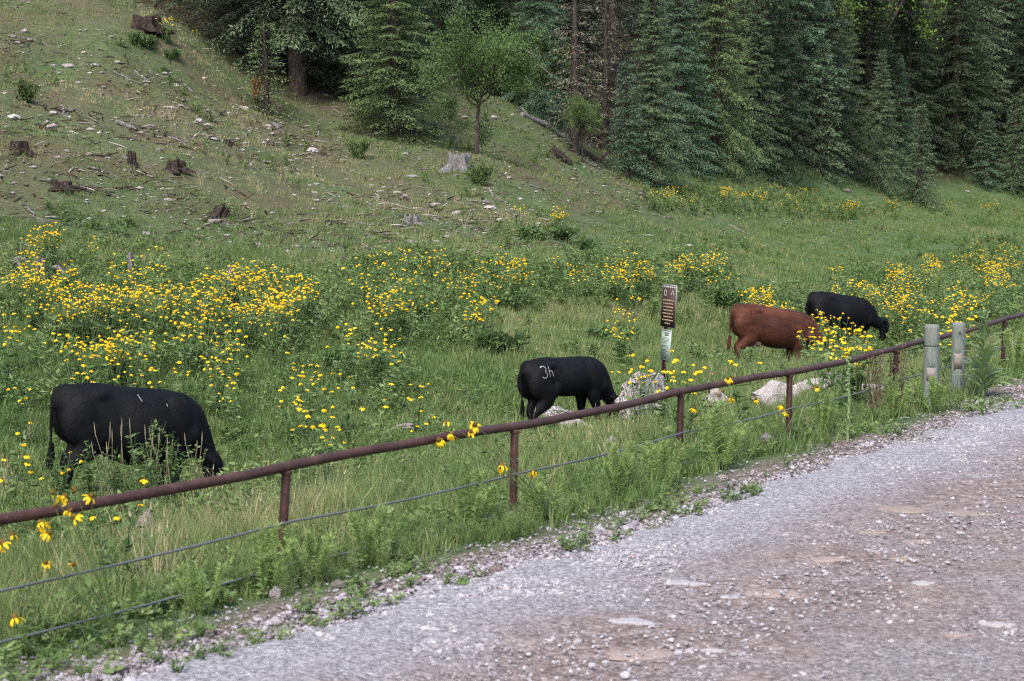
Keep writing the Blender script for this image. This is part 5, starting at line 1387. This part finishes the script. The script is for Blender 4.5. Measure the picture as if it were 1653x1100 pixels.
# near turf
def lay(name, n, y0, y1, power, protos, keepfn, sclfn, tintfn, label, mx=.335, tl=.12):
    X, Y = sample_area(n, y0, y1, power, mx)
    k = RNG.random(n) < keepfn(X, Y); X, Y = X[k], Y[k]; n = len(X)
    P = np.stack([X, Y, H(X, Y)], 1)
    print(name, n)
    return scatter(name, P, RNG.random(n) * 6.28, sclfn(X, Y, n), np.clip(tintfn(X, Y, n), 0, 1), protos, label, tilt=RNG.normal(0, tl, (n, 2)))
FS = lambda X, Y: fence_s(X, Y)
verge = lambda X, Y: 1 - smooth(.05, .55, FS(X, Y) + (fbm(X / .5, Y / .5, 5, 3) - .5) * .7)
lay('grass', 52000, 7.5, 46, 1.15, GT, lambda X, Y: verge(X, Y) * np.where((FS(X, Y) > -.12) & (FS(X, Y) < .35) & (Y < 10.6), .12, 1), lambda X, Y, n: RNG.uniform(.7, 1.3, n) * (1 + .012 * np.clip(Y - 15, 0, 40)) * np.where((FS(X, Y) > -.5) & (Y < 11.5), .55, 1), lambda X, Y, n: dryness(X, Y) + RNG.normal(0, .10, n), 'short green grass of the pasture')
lay('grass', 78000, 44, 150, .9, GTf, lambda X, Y: (.25 + .75 * (1 - smooth(-.5, 3, Y - treeline(X)))) * (.14 + .86 * smooth(.38, .54, fbm(X / 1.6, Y / 1.2, 71, 3))), lambda X, Y, n: RNG.uniform(.5, 1.2, n) * (1 + .006 * (Y - 45)) * (1 - .25 * hillmask(X, Y, H(X, Y))), lambda X, Y, n: dryness(X, Y) + RNG.normal(0, .15, n), 'mixed green and dry grass of the slope and far pasture')
# long rank grass between the fence and the cows, and along the fence
def cattle(X, Y):
    """the cattle have cropped and trampled the weeds where they stand"""
    m = np.ones(np.shape(X))
    for c_, r_ in ((c2, 2.2), (c3, 1.6), (c1, 1.3)):
        m = m * np.where(np.hypot(X - c_.location.x - .2, Y - c_.location.y + r_ * .5) < r_, .06, 1)
    for bx_, by_, br_ in BOULD + [(sign.location.x, sign.location.y, .4)]: m = m * np.where(np.hypot(X - bx_, Y - by_ + .35) < br_ * 1.3 + .6, .05, 1)
    return m
def rank(X, Y):
    s = FS(X, Y); lf = 1 - .55 * smooth(560, 720, to_px(X, Y, H(X, Y))[0])
    return (smooth(-7.5, -3.5, s) * lf + .12) * (1 - smooth(-.5, .0, s)) * (.25 + .75 * smooth(.35, .6, fbm(X / 1.1, Y / 1.1, 41, 3))) * (Y < 46) * np.where(s > -.9, .5, 1) * (.1 + .9 * cattle(X, Y))
lay('long_grass', 26000, 7.5, 46, .8, GTall, lambda X, Y: rank(X, Y), lambda X, Y, n: RNG.uniform(.4, .95, n), lambda X, Y, n: dryness(X, Y) + .13 + RNG.normal(0, .17, n), 'long rank grass behind the pipe fence')
lay('dry_grass', 5200, 8, 70, 1.0, GDry, lambda X, Y: np.where(dryness(X, Y) > .42, .6, .06) * smooth(.4, .6, fbm(X / .8, Y / .8, 45, 3)) * (FS(X, Y) < -.5), lambda X, Y, n: RNG.uniform(.45, 1.0, n), lambda X, Y, n: RNG.random(n), 'dry straw-coloured seed stalks')
# broad herbs: under the flowers and mixed in the pasture
lay('undergrowth', 22000, 9, 48, 1.0, HB, lambda X, Y: (.02 + .98 * np.maximum(in_patch(X, Y, 1.15, .4), .6 * smooth(.60, .72, fbm(X / 2.2, Y / 2.2, 51, 3)) * (FS(X, Y) < -4))) * (FS(X, Y) < -1.6) * cattle(X, Y), lambda X, Y, n: RNG.uniform(.45, 1.05, n), lambda X, Y, n: RNG.normal(.45, .2, n), 'leafy green undergrowth among the yellow flowers', tl=.1)
lay('undergrowth', 16000, 44, 135, 1.0, HBf, lambda X, Y: np.maximum(in_patch(X, Y, 1.2, .4), .22 * smooth(.60, .70, fbm(X / 2.5, Y / 2.5, 52, 3))) * (Y < treeline(X)), lambda X, Y, n: RNG.uniform(.35, 1.0, n), lambda X, Y, n: RNG.normal(.45, .2, n), 'leafy green weeds on the slope and under the far flowers', tl=.1)
lay('ground_cover', 30000, 8, 40, 1.0, HBs, lambda X, Y: (FS(X, Y) < .2) * .8 * smooth(.4, .6, fbm(X / 1.7, Y / 1.7, 53, 3)) + .16 * (FS(X, Y) > .2) * (FS(X, Y) < 1.3) * smooth(.52, .6, fbm(X / .7, Y / .7, 54, 3)) * 4, lambda X, Y, n: RNG.uniform(.6, 1.3, n) * np.where(FS(X, Y) > .2, .7, 1), lambda X, Y, n: RNG.normal(.5, .2, n), 'low creeping herbs in the turf and verge')
lay('verge_grass', 16000, 7.5, 34, 1.0, GT, lambda X, Y: (FS(X, Y) > .1) * (FS(X, Y) < 1.25) * smooth(.50, .58, fbm(X / .8, Y / .8, 55, 3)), lambda X, Y, n: RNG.uniform(.22, .5, n), lambda X, Y, n: RNG.normal(.28, .12, n), 'patchy green grass on the gravel verge')
# fine feathery weeds along the fence foot
def feath(X, Y):
    s = FS(X, Y); return smooth(-.55, -.1, s) * (1 - smooth(.15, .5, s + (fbm(X / .5, Y / .5, 5, 3) - .5) * .5)) * smooth(.36, .55, fbm(X / .9, Y / .9, 57, 3)) * smooth(10.0, 11.2, Y)
lay('feathery_weeds', 30000, 7.5, 40, .9, FE, feath, lambda X, Y, n: RNG.uniform(.16, .46, n), lambda X, Y, n: RNG.normal(.62, .18, n), 'fine feathery green weeds along the foot of the fence', tl=.15)

# ================================================================ CONEFLOWERS
M_petal, t, b = mat('yellow_petal', .55, .2)
geo = N(t, 'ShaderNodeNewGeometry'); c = ramp(t, geo.outputs['Random Per Island'], [(0, (.68, .37, .005)), (.5, (.82, .52, .009)), (1, (.84, .62, .02))])
t.links.new(c, b.inputs['Base Color']); tr = N(t, 'ShaderNodeBsdfTranslucent'); t.links.new(c, tr.inputs[0]); ms = N(t, 'ShaderNodeMixShader'); ms.inputs[0].default_value = .25
t.links.new(b.outputs[0], ms.inputs[1]); t.links.new(tr.outputs[0], ms.inputs[2]); t.links.new(ms.outputs[0], t.nodes['Material Output'].inputs[0])
M_cone, t, b = mat('flower_cone', .9, .1); n = tnoise(t, 120, 3, .7, objc(t)); t.links.new(ramp(t, n, [(.35, (.045, .025, .008)), (.6, (.14, .09, .02)), (.75, (.24, .19, .03))]), b.inputs['Base Color']); bump(t, b, n, .004, 1)
M_stem = leaf_mat('flower_stem', [(0, (.06, .11, .03)), (1, (.13, .19, .07))], .1, .6, False)
M_leafp = leaf_mat('coneflower_leaf', [(0, (.048, .088, .024)), (.5, (.095, .15, .044)), (1, (.165, .22, .08))], .25, .5, False)
def petal_geo(q, c, a, R0, L, W, droop, m=0, up=None):
    """a bent petal of four quads that hangs from the rim of the head"""
    d = np.array([math.cos(a), math.sin(a), 0]); s = np.array([-d[1], d[0], 0]); V = []
    for u, w_ in ((0, .35), (.35, 1), (.72, .95), (1, .3)):
        r = R0 + L * (u * math.cos(droop * u)); z = -L * u * math.sin(droop * (.35 + u * .65))
        for sg in (-1, 1): V.append(np.array(c) + d * r + s * sg * W / 2 * w_ + [0, 0, z + (.12 * W if sg * 0 else 0)])
    q.add(V, [[0, 1, 3, 2], [2, 3, 5, 4], [4, 5, 7, 6]], m)
def head_geo(q, c, rad, droop, g, mp=0, mc=1, np_=8, tilt=0):
    q2 = MB()
    for i in range(np_):
        petal_geo(q2, (0, 0, 0), i / np_ * 6.283 + g.normal(0, .12), rad * .18, rad * .95 * g.uniform(.8, 1.1), rad * .5, droop * g.uniform(.7, 1.3), mp)
    k = 7; a = np.arange(k) / k * 6.283
    rr = [(rad * .20, -.1), (rad * .25, .10), (rad * .2, .30), (rad * .08, .42)]
    V = np.array([[r * math.cos(e), r * math.sin(e), z * rad] for r, z in rr for e in a] + [[0, 0, .44 * rad]])
    i = np.arange(3)[:, None] * k; j = np.arange(k)[None]; l_ = (j + 1) % k
    q2.add(V, np.stack([i + j, i + l_, i + l_ + k, i + j + k], -1).reshape(-1, 4), mc)
    n0 = q2.n - len(V); q2.F3.append(np.array([[n0 + 21 + e, n0 + 21 + (e + 1) % k, n0 + 28] for e in range(k)])); q2.M3 += [mc] * k
    Rm = np.array(Matrix.Rotation(tilt, 3, 'X') @ Matrix.Rotation(g.uniform(0, 6.28), 3, 'Z'))
    Vv = np.concatenate(q2.V) @ Rm.T + np.array(c); n0 = q.n
    q.V.append(Vv); q.F3 += [f + n0 for f in q2.F3]; q.F4 += [f + n0 for f in q2.F4]; q.M3 += q2.M3; q.M4 += q2.M4; q.n += len(Vv)
def coneflower(seed, parts=False, nh=7, hgt=.9, leafn=60, sp=.3, hr=.040):
    g = np.random.default_rng(seed); q = MB(); heads = []
    st = MB(); B = []; D_ = []
    for i in range(nh):
        a = g.uniform(0, 6.28); r = sp * math.sqrt(g.random()); h = hgt * g.uniform(.68, 1.08)
        P = np.array([(math.cos(a) * r * .15, math.sin(a) * r * .15, -.03), (math.cos(a) * r * .5, math.sin(a) * r * .5, h * .55), (math.cos(a) * r, math.sin(a) * r, h)])
        (st if parts else q).tube(P, [.0055, .0045, .003], 4, 2 if not parts else 0, cap=False)
        heads.append((P[2], g.uniform(-.35, .35), g.uniform(.5, 1.25)))
        k = leafn // nh; u = g.uniform(.05, .82, k)
        B.append(np.where(u[:, None] < .55, P[0] + (P[1] - P[0]) * (u / .55)[:, None], P[1] + (P[2] - P[1]) * ((u - .55) / .45)[:, None]))
        D_.append(unit(np.stack([g.normal(0, 1, k), g.normal(0, 1, k), g.normal(.1, .35, k)], 1)))
    B = np.concatenate(B); D_ = np.concatenate(D_); k = len(B)
    V, Fq = quads_along(B, D_, .13 * g.uniform(.6, 1.3, k), .05 * g.uniform(.6, 1.3, k), unit(g.normal(0, .4, (k, 3)) + [0, 0, 1.]))
    if parts:
        lf = MB(); lf.add(V, Fq)
        return st.mesh('stems', M_stem), lf.mesh('leaves', M_leafp), heads
    q.add(V, Fq, 3)
    for c_, ti, dr in heads: head_geo(q, c_, hr * g.uniform(.62, 1.25), dr, g, 0, 1, 7 if g.random() < .85 else 3, ti)
    return q.mesh('coneflower', [M_petal, M_cone, M_stem, M_leafp])
FARP = [coneflower(i, False, 7 + i % 4, .9, 56, .30, .039) for i in range(8)]
# near plants: stems, leaves and every head its own part
def head_mesh(seed, n=8, rad=.036, droop=.8):
    g = np.random.default_rng(seed); q = MB(); head_geo(q, (0, 0, 0), rad, droop, g, 0, 1, n); return q.mesh('flower_head', [M_petal, M_cone])
HEADS = [head_mesh(i, 8 + i % 3, .036, .45 + .16 * i) for i in range(5)]
NEARP = [coneflower(100 + i, True, 4 + i % 4, .82, 46, .26) for i in range(6)]
plants = []
g = np.random.default_rng(9)
for cx, cy, rx_, ry_, n, lb in PATCH:
    n = int(n * 1.5); cl = g.uniform(-.8, .8, (max(2, n // 6), 2))
    for _ in range(n):
        while True:
            u, v = g.uniform(-1, 1, 2) if g.random() < .3 else cl[int(len(cl) * g.random() ** 1.6)] + g.normal(0, .13, 2)
            if u * u + v * v < 1: break
        x = cx + u * rx_ * 1.08; y = cy + v * ry_ * 1.08
        hgt = .85 if cy > 360 else .7
        p = hit([x], [y], hgt * .9)[0]
        plants.append((p, lb + (', left part' if u < -.33 else ', right part' if u > .33 else ', middle part') if n > 30 else lb, hgt))
for x, y, lb in [(672, 612, 'lone bright yellow coneflower cluster in open pasture left of the calf'), (505, 650, 'yellow coneflower trio in grass right of the large cow\'s head'), (315, 658, 'yellow coneflower pair close behind the large cow\'s shoulder'),
                 (525, 678, 'yellow coneflower low in the grass beneath the trio by the large cow'), (15, 700, 'yellow coneflower at the photo\'s left edge behind the large cow'), (30, 745, 'yellow coneflower near the left edge just above the rail'),
                 (950, 700, 'yellow coneflower touching the calf\'s muzzle'), (95, 725, 'yellow coneflower in front of the large cow\'s hind leg'), (180, 770, 'single yellow coneflower under the large cow\'s belly'),
                 (675, 650, 'yellow coneflower pair in the mown-looking grass near the low boulder'), (1200, 580, 'yellow coneflower in front of the brown cow\'s udder'), (1325, 572, 'yellow coneflower at the brown cow\'s head')]:
    plants.append((hit([x], [y], .75)[0], lb, .8))
OLDP = [at(x_, 440, d_) for x_, d_ in ((56, 36.8), (211, 39), (372, 36.5), (110, 36.5))]
plants = [p for p in plants if not (any(np.hypot(p[0][0] - q[0], p[0][1] - q[1] + 1.0) < 1.25 for q in OLDP) and g.random() < .8)]
plants = [p for p in plants if p[0][1] < treeline(p[0][0]) + 1 and fence_s(p[0][0], p[0][1]) < -.4]
plants.sort(key=lambda p: p[0][1])
uniq = {}
made = 0; rest = []
for i, (p, lb, hgt) in enumerate(plants):
    if i >= 300: rest.append(p); continue
    multi = lb.split(', ')[0] in [q[5] for q in PATCH]
    grp = (lb.replace('yellow coneflower', 'yellow coneflowers')) if multi else None
    s = hgt / .9 * g.uniform(.85, 1.15); z = float(H(p[0], p[1]))
    if p[1] < 29:
        st_, lf_, hd = NEARP[i % 6]
        root = obj('coneflower', None, None, (p[0], p[1], z), (0, 0, g.uniform(0, 6.28)), s)
        tag(obj('stems', st_, root), kind='stuff'); tag(obj('leaves', lf_, root), kind='stuff')
        for c_, ti, dr in hd: obj('flower_head', HEADS[g.integers(0, 5)], root, tuple(c_), (ti, g.uniform(-.3, .3), g.uniform(0, 6.28)), g.uniform(.85, 1.2))
    else:
        root = obj('coneflower', FARP[i % 8], None, (p[0], p[1], z), (0, 0, g.uniform(0, 6.28)), s)
    tag(root, lb, 'flower', grp)
print('plants', len(plants), 'rest', len(rest))
if rest:
    rest = np.array(rest); n = len(rest)
    scatter('coneflowers', np.stack([rest[:, 0], rest[:, 1], H(rest[:, 0], rest[:, 1])], 1), g.random(n) * 6.28, g.uniform(.8, 1.1, n), g.random(n), FARP, 'far yellow coneflowers at the foot of the forest')

# ---- the two tall coneflowers leaning over the rail, close to the camera
PET = []
for i in range(3):
    q = MB(); petal_geo(q, (0, 0, 0), 0, .009, .036, .013, .6 + .4 * i); PET.append(q.mesh('petal', M_petal, True))
q = MB()
k = 12; a = np.arange(k) / k * 6.283; rr = [(.006, -.008), (.012, -.002), (.0135, .006), (.011, .016), (.006, .022)]
V = np.array([[r * math.cos(e), r * math.sin(e), z] for r, z in rr for e in a] + [[0, 0, .024]]); i_ = np.arange(4)[:, None] * k; j = np.arange(k)[None]; l_ = (j + 1) % k
q.add(V, np.stack([i_ + j, i_ + l_, i_ + l_ + k, i_ + j + k], -1).reshape(-1, 4)); q.add(np.concatenate([V[48:60], V[60:]]), [[e, (e + 1) % k, 12] for e in range(k)]); CONE = q.mesh('cone', M_cone, True)
def leaning_plant(base, bd, heads, lb, leaves, seed):
    g = np.random.default_rng(seed)
    b0 = at(*base, bd); b0[2] = H(b0[0], b0[1]); root = obj('coneflower', None, None, tuple(b0)); tag(root, lb, 'flower')
    for (x, y, d, npet, ti, s) in heads:
        e = at(x, y, d) - b0
        mid = e * .55 + np.array([g.normal(0, .03), g.normal(0, .03), .05 + g.uniform(0, .05)])
        q = MB(); tt = np.linspace(0, 1, 14)[:, None]; P = 2 * tt * (1 - tt) * mid + tt ** 2 * e
        q.tube(P, np.linspace(.0045, .0022, 14), 6); obj('stem', q.mesh('stem', M_stem, True), root)
        h = obj('flower_head', CONE, root, tuple(e), (ti, g.uniform(-.5, .5), g.uniform(0, 6.28)), s)
        for i in range(npet): 
            if npet > 4 or g.random() < .8: obj('petal', PET[g.integers(0, 3)], h, (0, 0, 0), (0, 0, i / max(npet, 6) * 6.283 + g.normal(0, .12)), g.uniform(.9, 1.15))
    for (x, y, d, L, w_, a, el) in leaves:
        e = at(x, y, d) - b0
        q = MB(); n = 6; cx = np.linspace(0, 1, n); wv_ = np.sin(cx * math.pi * .93 + .15) * w_ / 2; V = []
        for u, ww in zip(cx, wv_): V += [(u * L, -ww, -.25 * L * u * u + .12 * ww), (u * L, 0, -.25 * L * u * u), (u * L, ww, -.25 * L * u * u + .12 * ww)]
        q.add(V, [[3 * i, 3 * i + 3, 3 * i + 4, 3 * i + 1] for i in range(n - 1)] + [[3 * i + 1, 3 * i + 4, 3 * i + 5, 3 * i + 2] for i in range(n - 1)])
        obj('leaf', q.mesh('leaf', M_leafp, True), root, tuple(e), (0, -el, a))
    return root
leaning_plant((190, 1000), 9.75, [(85, 797, 9.6, 2, .2, 1), (104, 803, 9.55, 8, .5, 1.15), (120, 793, 9.6, 0, 0, 1.1), (146, 802, 9.6, 7, .5, 1.1), (66, 846, 9.55, 9, .9, 1.2), (79, 862, 9.55, 8, .6, 1.1), (121, 836, 9.5, 10, 1.0, 1.2), (88, 818, 9.6, 0, 0, 1), (112, 826, 9.55, 6, .3, 1),
               (20, 865, 9.4, 2, .2, 1.0), (4, 878, 9.35, 7, .5, 1.2), (74, 910, 9.5, 7, .4, .95), (118, 912, 9.55, 3, .6, .9), (24, 998, 9.2, 8, .3, 1.1)],
              'tall yellow coneflower drooping over the rail at the left edge', [(120, 905, 9.6, .10, .045, 2.8, .1), (150, 890, 9.6, .09, .04, .3, .2), (135, 930, 9.65, .10, .045, -1, -.2), (165, 905, 9.6, .10, .04, 1.2, .3), (95, 930, 9.55, .12, .05, 3.4, 0), (170, 880, 9.6, .08, .035, .2, .7), (110, 950, 9.6, .10, .04, -2.4, -.3), (130, 975, 9.65, .12, .05, 2.0, .1)], 3)
leaning_plant((905, 815), 13.0, [(722, 683, 12.5, 2, .6, 1.1), (709, 712, 12.4, 9, .6, 1.25), (729, 702, 12.45, 8, .5, 1.2), (766, 687, 12.5, 10, .8, 1.35), (760, 698, 12.5, 6, .4, 1.0), (810, 753, 12.7, 9, .5, 1.35), (861, 762, 12.8, 6, .4, 1.1), (822, 768, 12.75, 0, 0, .9)],
              'yellow coneflower leaning left across the rail by the second fence post', [(800, 718, 12.6, .07, .03, 2, .2), (833, 742, 12.7, .08, .03, .5, .3), (850, 755, 12.75, .09, .03, -.6, .1), (870, 800, 12.8, .09, .035, .4, 0), (885, 812, 12.85, .08, .03, 2.2, .2), (798, 733, 12.6, .06, .03, -1.8, .1)], 4)
# two more at the far end of the rail
leaning_plant((1200, 700), 16.0, [(1175, 612, 16.0, 9, .5, 1.15), (1182, 644, 16.1, 8, .3, 1.1), (1120, 660, 15.9, 9, .3, 1.1), (1160, 640, 16, 0, 0, 1.1), (1166, 632, 16, 2, .3, 1.1)], 'yellow coneflower rising before the rail right of the third fence post', [(1160, 680, 15.9, .1, .04, 1, .1), (1190, 670, 16, .1, .04, -.5, .2), (1210, 690, 16, .1, .04, 2.5, .1)], 5)
leaning_plant((1255, 690), 16.9, [(1220, 645, 16.9, 8, .5, 1.0), (1262, 656, 16.8, 9, .4, 1.1), (1270, 667, 16.8, 8, .6, 1.0), (1318, 626, 17.3, 9, .3, 1.0)], 'yellow coneflower round the fourth fence post before the cream boulders', [(1240, 680, 16.8, .1, .04, 1, .1), (1270, 690, 16.8, .1, .04, -.5, .2)], 6)

# ---- mulleins and single tall weeds
M_mul = leaf_mat('mullein_leaf', [(0, (.12, .19, .07)), (1, (.20, .28, .12))], .25, .75, False)
def mullein(x, y, d, hgt, lb, wide=.30, n=34, spike=.35, seed=1, lw=.075):
    g = np.random.default_rng(seed); p = at(x, y, d); z = float(H(p[0], p[1])); root = obj('mullein', None, None, (p[0], p[1], z)); tag(root, lb, 'plant')
    q = MB(); q.tube([(0, 0, -.05), (.01, 0, hgt * .5), (0, .01, hgt)], [.016, .013, .008], 8); obj('stem', q.mesh('stem', M_mul, True), root)
    q = MB()
    for i in range(40): ell(q, (g.normal(0, .010), g.normal(0, .010), hgt * (1 - spike * g.random())), (.012, .012, .014), n=6)
    tag(obj('flower_spike', q.mesh('flower_spike', M_mul), root), kind='stuff')
    lm = []
    for v in range(3):
        q = MB(); m_ = 7; cx = np.linspace(0, 1, m_); V = []
        for u in cx:
            ww = math.sin((u * .93 + .04) * math.pi) ** .8 * lw / 2; zz = .35 * u - (.45 + .2 * v) * u * u
            V += [(u, -ww, zz + ww * .25), (u, 0, zz), (u, ww, zz + ww * .25)]
        V = np.array(V); V[:, 1] *= 2.6
        q.add(V, [[3 * i, 3 * i + 3, 3 * i + 4, 3 * i + 1] for i in range(m_ - 1)] + [[3 * i + 1, 3 * i + 4, 3 * i + 5, 3 * i + 2] for i in range(m_ - 1)]); lm.append(q.mesh('leaf', M_mul, True))
    for i in range(n):
        u = i / n; zz = hgt * (.04 + .86 * u); L = wide * (1 - .72 * u) * g.uniform(.8, 1.15)
        obj('leaf', lm[i % 3], root, (0, 0, zz), (0, -.62 - .45 * u, i * 2.4 + g.normal(0, .2)), L)
    return root
mullein(1587, 625, 20.9, 1.02, 'tall broad mullein with pale woolly leaves right of the wooden posts', .46, 46, .2, 1, .095)
mullein(1368, 720, 17.2, .78, 'slender upright mullein spike before the rail left of the vine-wrapped post', .13, 34, .4, 2)
mullein(626, 880, 11.9, .34, 'small young mullein before the cable left of the second fence post', .16, 16, .1, 3)
mullein(1585, 655, 18.9, .16, 'low broad-leaved rosette on the verge below the tall mullein', .22, 12, .1, 5)
# feathery bushes that stand out along the fence
FB = [feather(80 + i, 2600, .55, .30, M_con) for i in range(3)]
def fbush(x, y, d, s, lb, i, col=(2.2, 2.3, 1.3)):
    p = at(x, y, d); q = MB(); root = obj('feathery_weed', None, None, (p[0], p[1], float(H(p[0], p[1]))), (0, 0, g.uniform(0, 6)), s)
    c = obj('foliage', FB[i % 3], root); c.color = (*col, 1); tag(c, kind='stuff'); tag(root, lb, 'weed')
for i, (x, y, d, s, lb) in enumerate([(325, 965, 10.25, .62, 'upright feathery weed tuft standing free left of the first fence post'), (430, 930, 10.9, .85, 'feathery weed bush just left of the first fence post foot'),
        (500, 925, 11.1, .8, 'feathery weed bush just right of the first fence post foot'), (600, 900, 11.6, .8, 'feathery weed bush under the small young mullein'), (760, 815, 12.8, .9, 'feathery weed bush left of the second fence post'),
        (880, 830, 13.2, .75, 'feathery weed bush right of the second fence post'), (1000, 780, 14.1, .9, 'feathery weed bush between second and third fence posts'), (1160, 740, 15.5, 1.2, 'biggest rounded feathery bush right of the third fence post'),
        (1070, 770, 14.6, .9, 'feathery bush left of the third fence post foot'), (1330, 700, 17.8, .9, 'feathery bush right of the fourth fence post'), (1440, 675, 19.2, .9, 'feathery bush at the vine-wrapped fence post'),
        (1510, 660, 19.4, .85, 'feathery bush at the foot of the wooden posts'), (1640, 600, 24, 1.2, 'grey-green bushy weed at the far right fence end')]):
    fbush(x, y, d, s * .8, lb, i)
# brown vine wrapped round the fifth post and dead stalks left of it
M_vine, t, b = mat('brown_vine', .9, .1); n = tnoise(t, 30, 4, .6, objc(t)); t.links.new(ramp(t, n, [(.4, (.05, .04, .028)), (.65, (.13, .10, .07))]), b.inputs['Base Color'])
def vine(x, d, lb, hgt, n=18, spread=.09):
    p = at(x, 600, d); z = float(H(p[0], p[1])); root = obj('dead_weed', None, None, (p[0], p[1], z)); tag(root, lb, 'weed')
    for k_ in range(3):
        q = MB()
        for i in range(n // 3):
            a = g.uniform(0, 6.28); r = g.uniform(.2, 1) * spread; h = hgt * g.uniform(.6, 1.05)
            q.tube([(math.cos(a) * r * .5, math.sin(a) * r * .5, -.02), (math.cos(a + 1) * r, math.sin(a + 1) * r, h * .35), (math.cos(a + 2) * r, math.sin(a + 2) * r, h * .7), (math.cos(a + 2.6) * r * 1.2, math.sin(a + 2.6) * r * 1.2, h)], [.006, .005, .004, .002], 4, cap=False)
        tag(obj('stalks', q.mesh('stalks', M_vine), root), kind='stuff')
    q = MB(); k = 260; B = np.stack([g.normal(0, spread * .8, k), g.normal(0, spread * .8, k), hgt * g.uniform(.15, 1.02, k)], 1)
    V, Fq = quads_along(B, unit(g.normal(0, 1, (k, 3))), g.uniform(.02, .045, k), g.uniform(.01, .02, k), unit(g.normal(0, 1, (k, 3)))); q.add(V, Fq)
    tag(obj('dry_leaves', q.mesh('dry_leaves', M_vine), root), kind='stuff')
vine(1449, 19.85, 'brown dead vines wrapped round the fence post left of the wooden posts', .68)
vine(1412, 19.0, 'brown dead stalks crossing the rail left of the vine-wrapped post', .72, 12, .07)
# dry seed stalks standing in front of the large cow
p = at(225, 790, 21.9)
for i in range(22):
    x = g.uniform(165, 330); d = g.uniform(18.2, 19.3); p = at(x, 780, d); z = float(H(p[0], p[1])); hh = g.uniform(.65, 1.0)
    q = MB(); dx = g.normal(0, .09); q.tube([(0, 0, -.02), (dx * .4, 0, hh * .55), (dx, 0, hh * .86)], [.0035, .003, .0025], 4, cap=False); q.tube([(dx, 0, hh * .84), (dx * 1.05, 0, hh * .92), (dx * 1.1, 0, hh)], [.003, .0055, .002], 5)
    tag(obj('seed_stalk', q.mesh('seed_stalk', M_straw0 if False else M_vine if False else bpy.data.materials.get('tan_stalk') or (lambda m: (m[2].inputs['Base Color'].__setattr__('default_value', (.22, .19, .12, 1)), m[0])[1])(mat('tan_stalk', .8, .1)), True), None, (p[0], p[1], z)),
        'tall dry grass seed stalk standing before the large black cow', 'grass stalk', 'dry seed stalks before the large black cow')

# grey-green leafy weeds that hide the legs of the large cow
HW = [herb(300 + i, 420, .95, .42, .08, .030, M_leafp, 14) for i in range(3)]
for i, (x, d, s, lb) in enumerate([(105, 18.3, .72, 'grey-green leafy weed before the large cow\'s hind foot'), (150, 18.6, .80, 'grey-green leafy weed under the large cow\'s thigh'), (195, 18.2, .82, 'grey-green leafy weed before the large cow\'s udder'),
        (235, 18.8, .92, 'tallest grey-green leafy weed before the large cow\'s belly'), (275, 18.4, .85, 'grey-green leafy weed before the large cow\'s forelegs'), (315, 18.6, .68, 'grey-green leafy weed beside the large cow\'s grazing head')]):
    p = at(x, 780, d)
    tag(obj('leafy_weed', HW[i % 3], None, (p[0], p[1], float(H(p[0], p[1]))), (0, 0, i * 1.3), s), lb, 'weed')
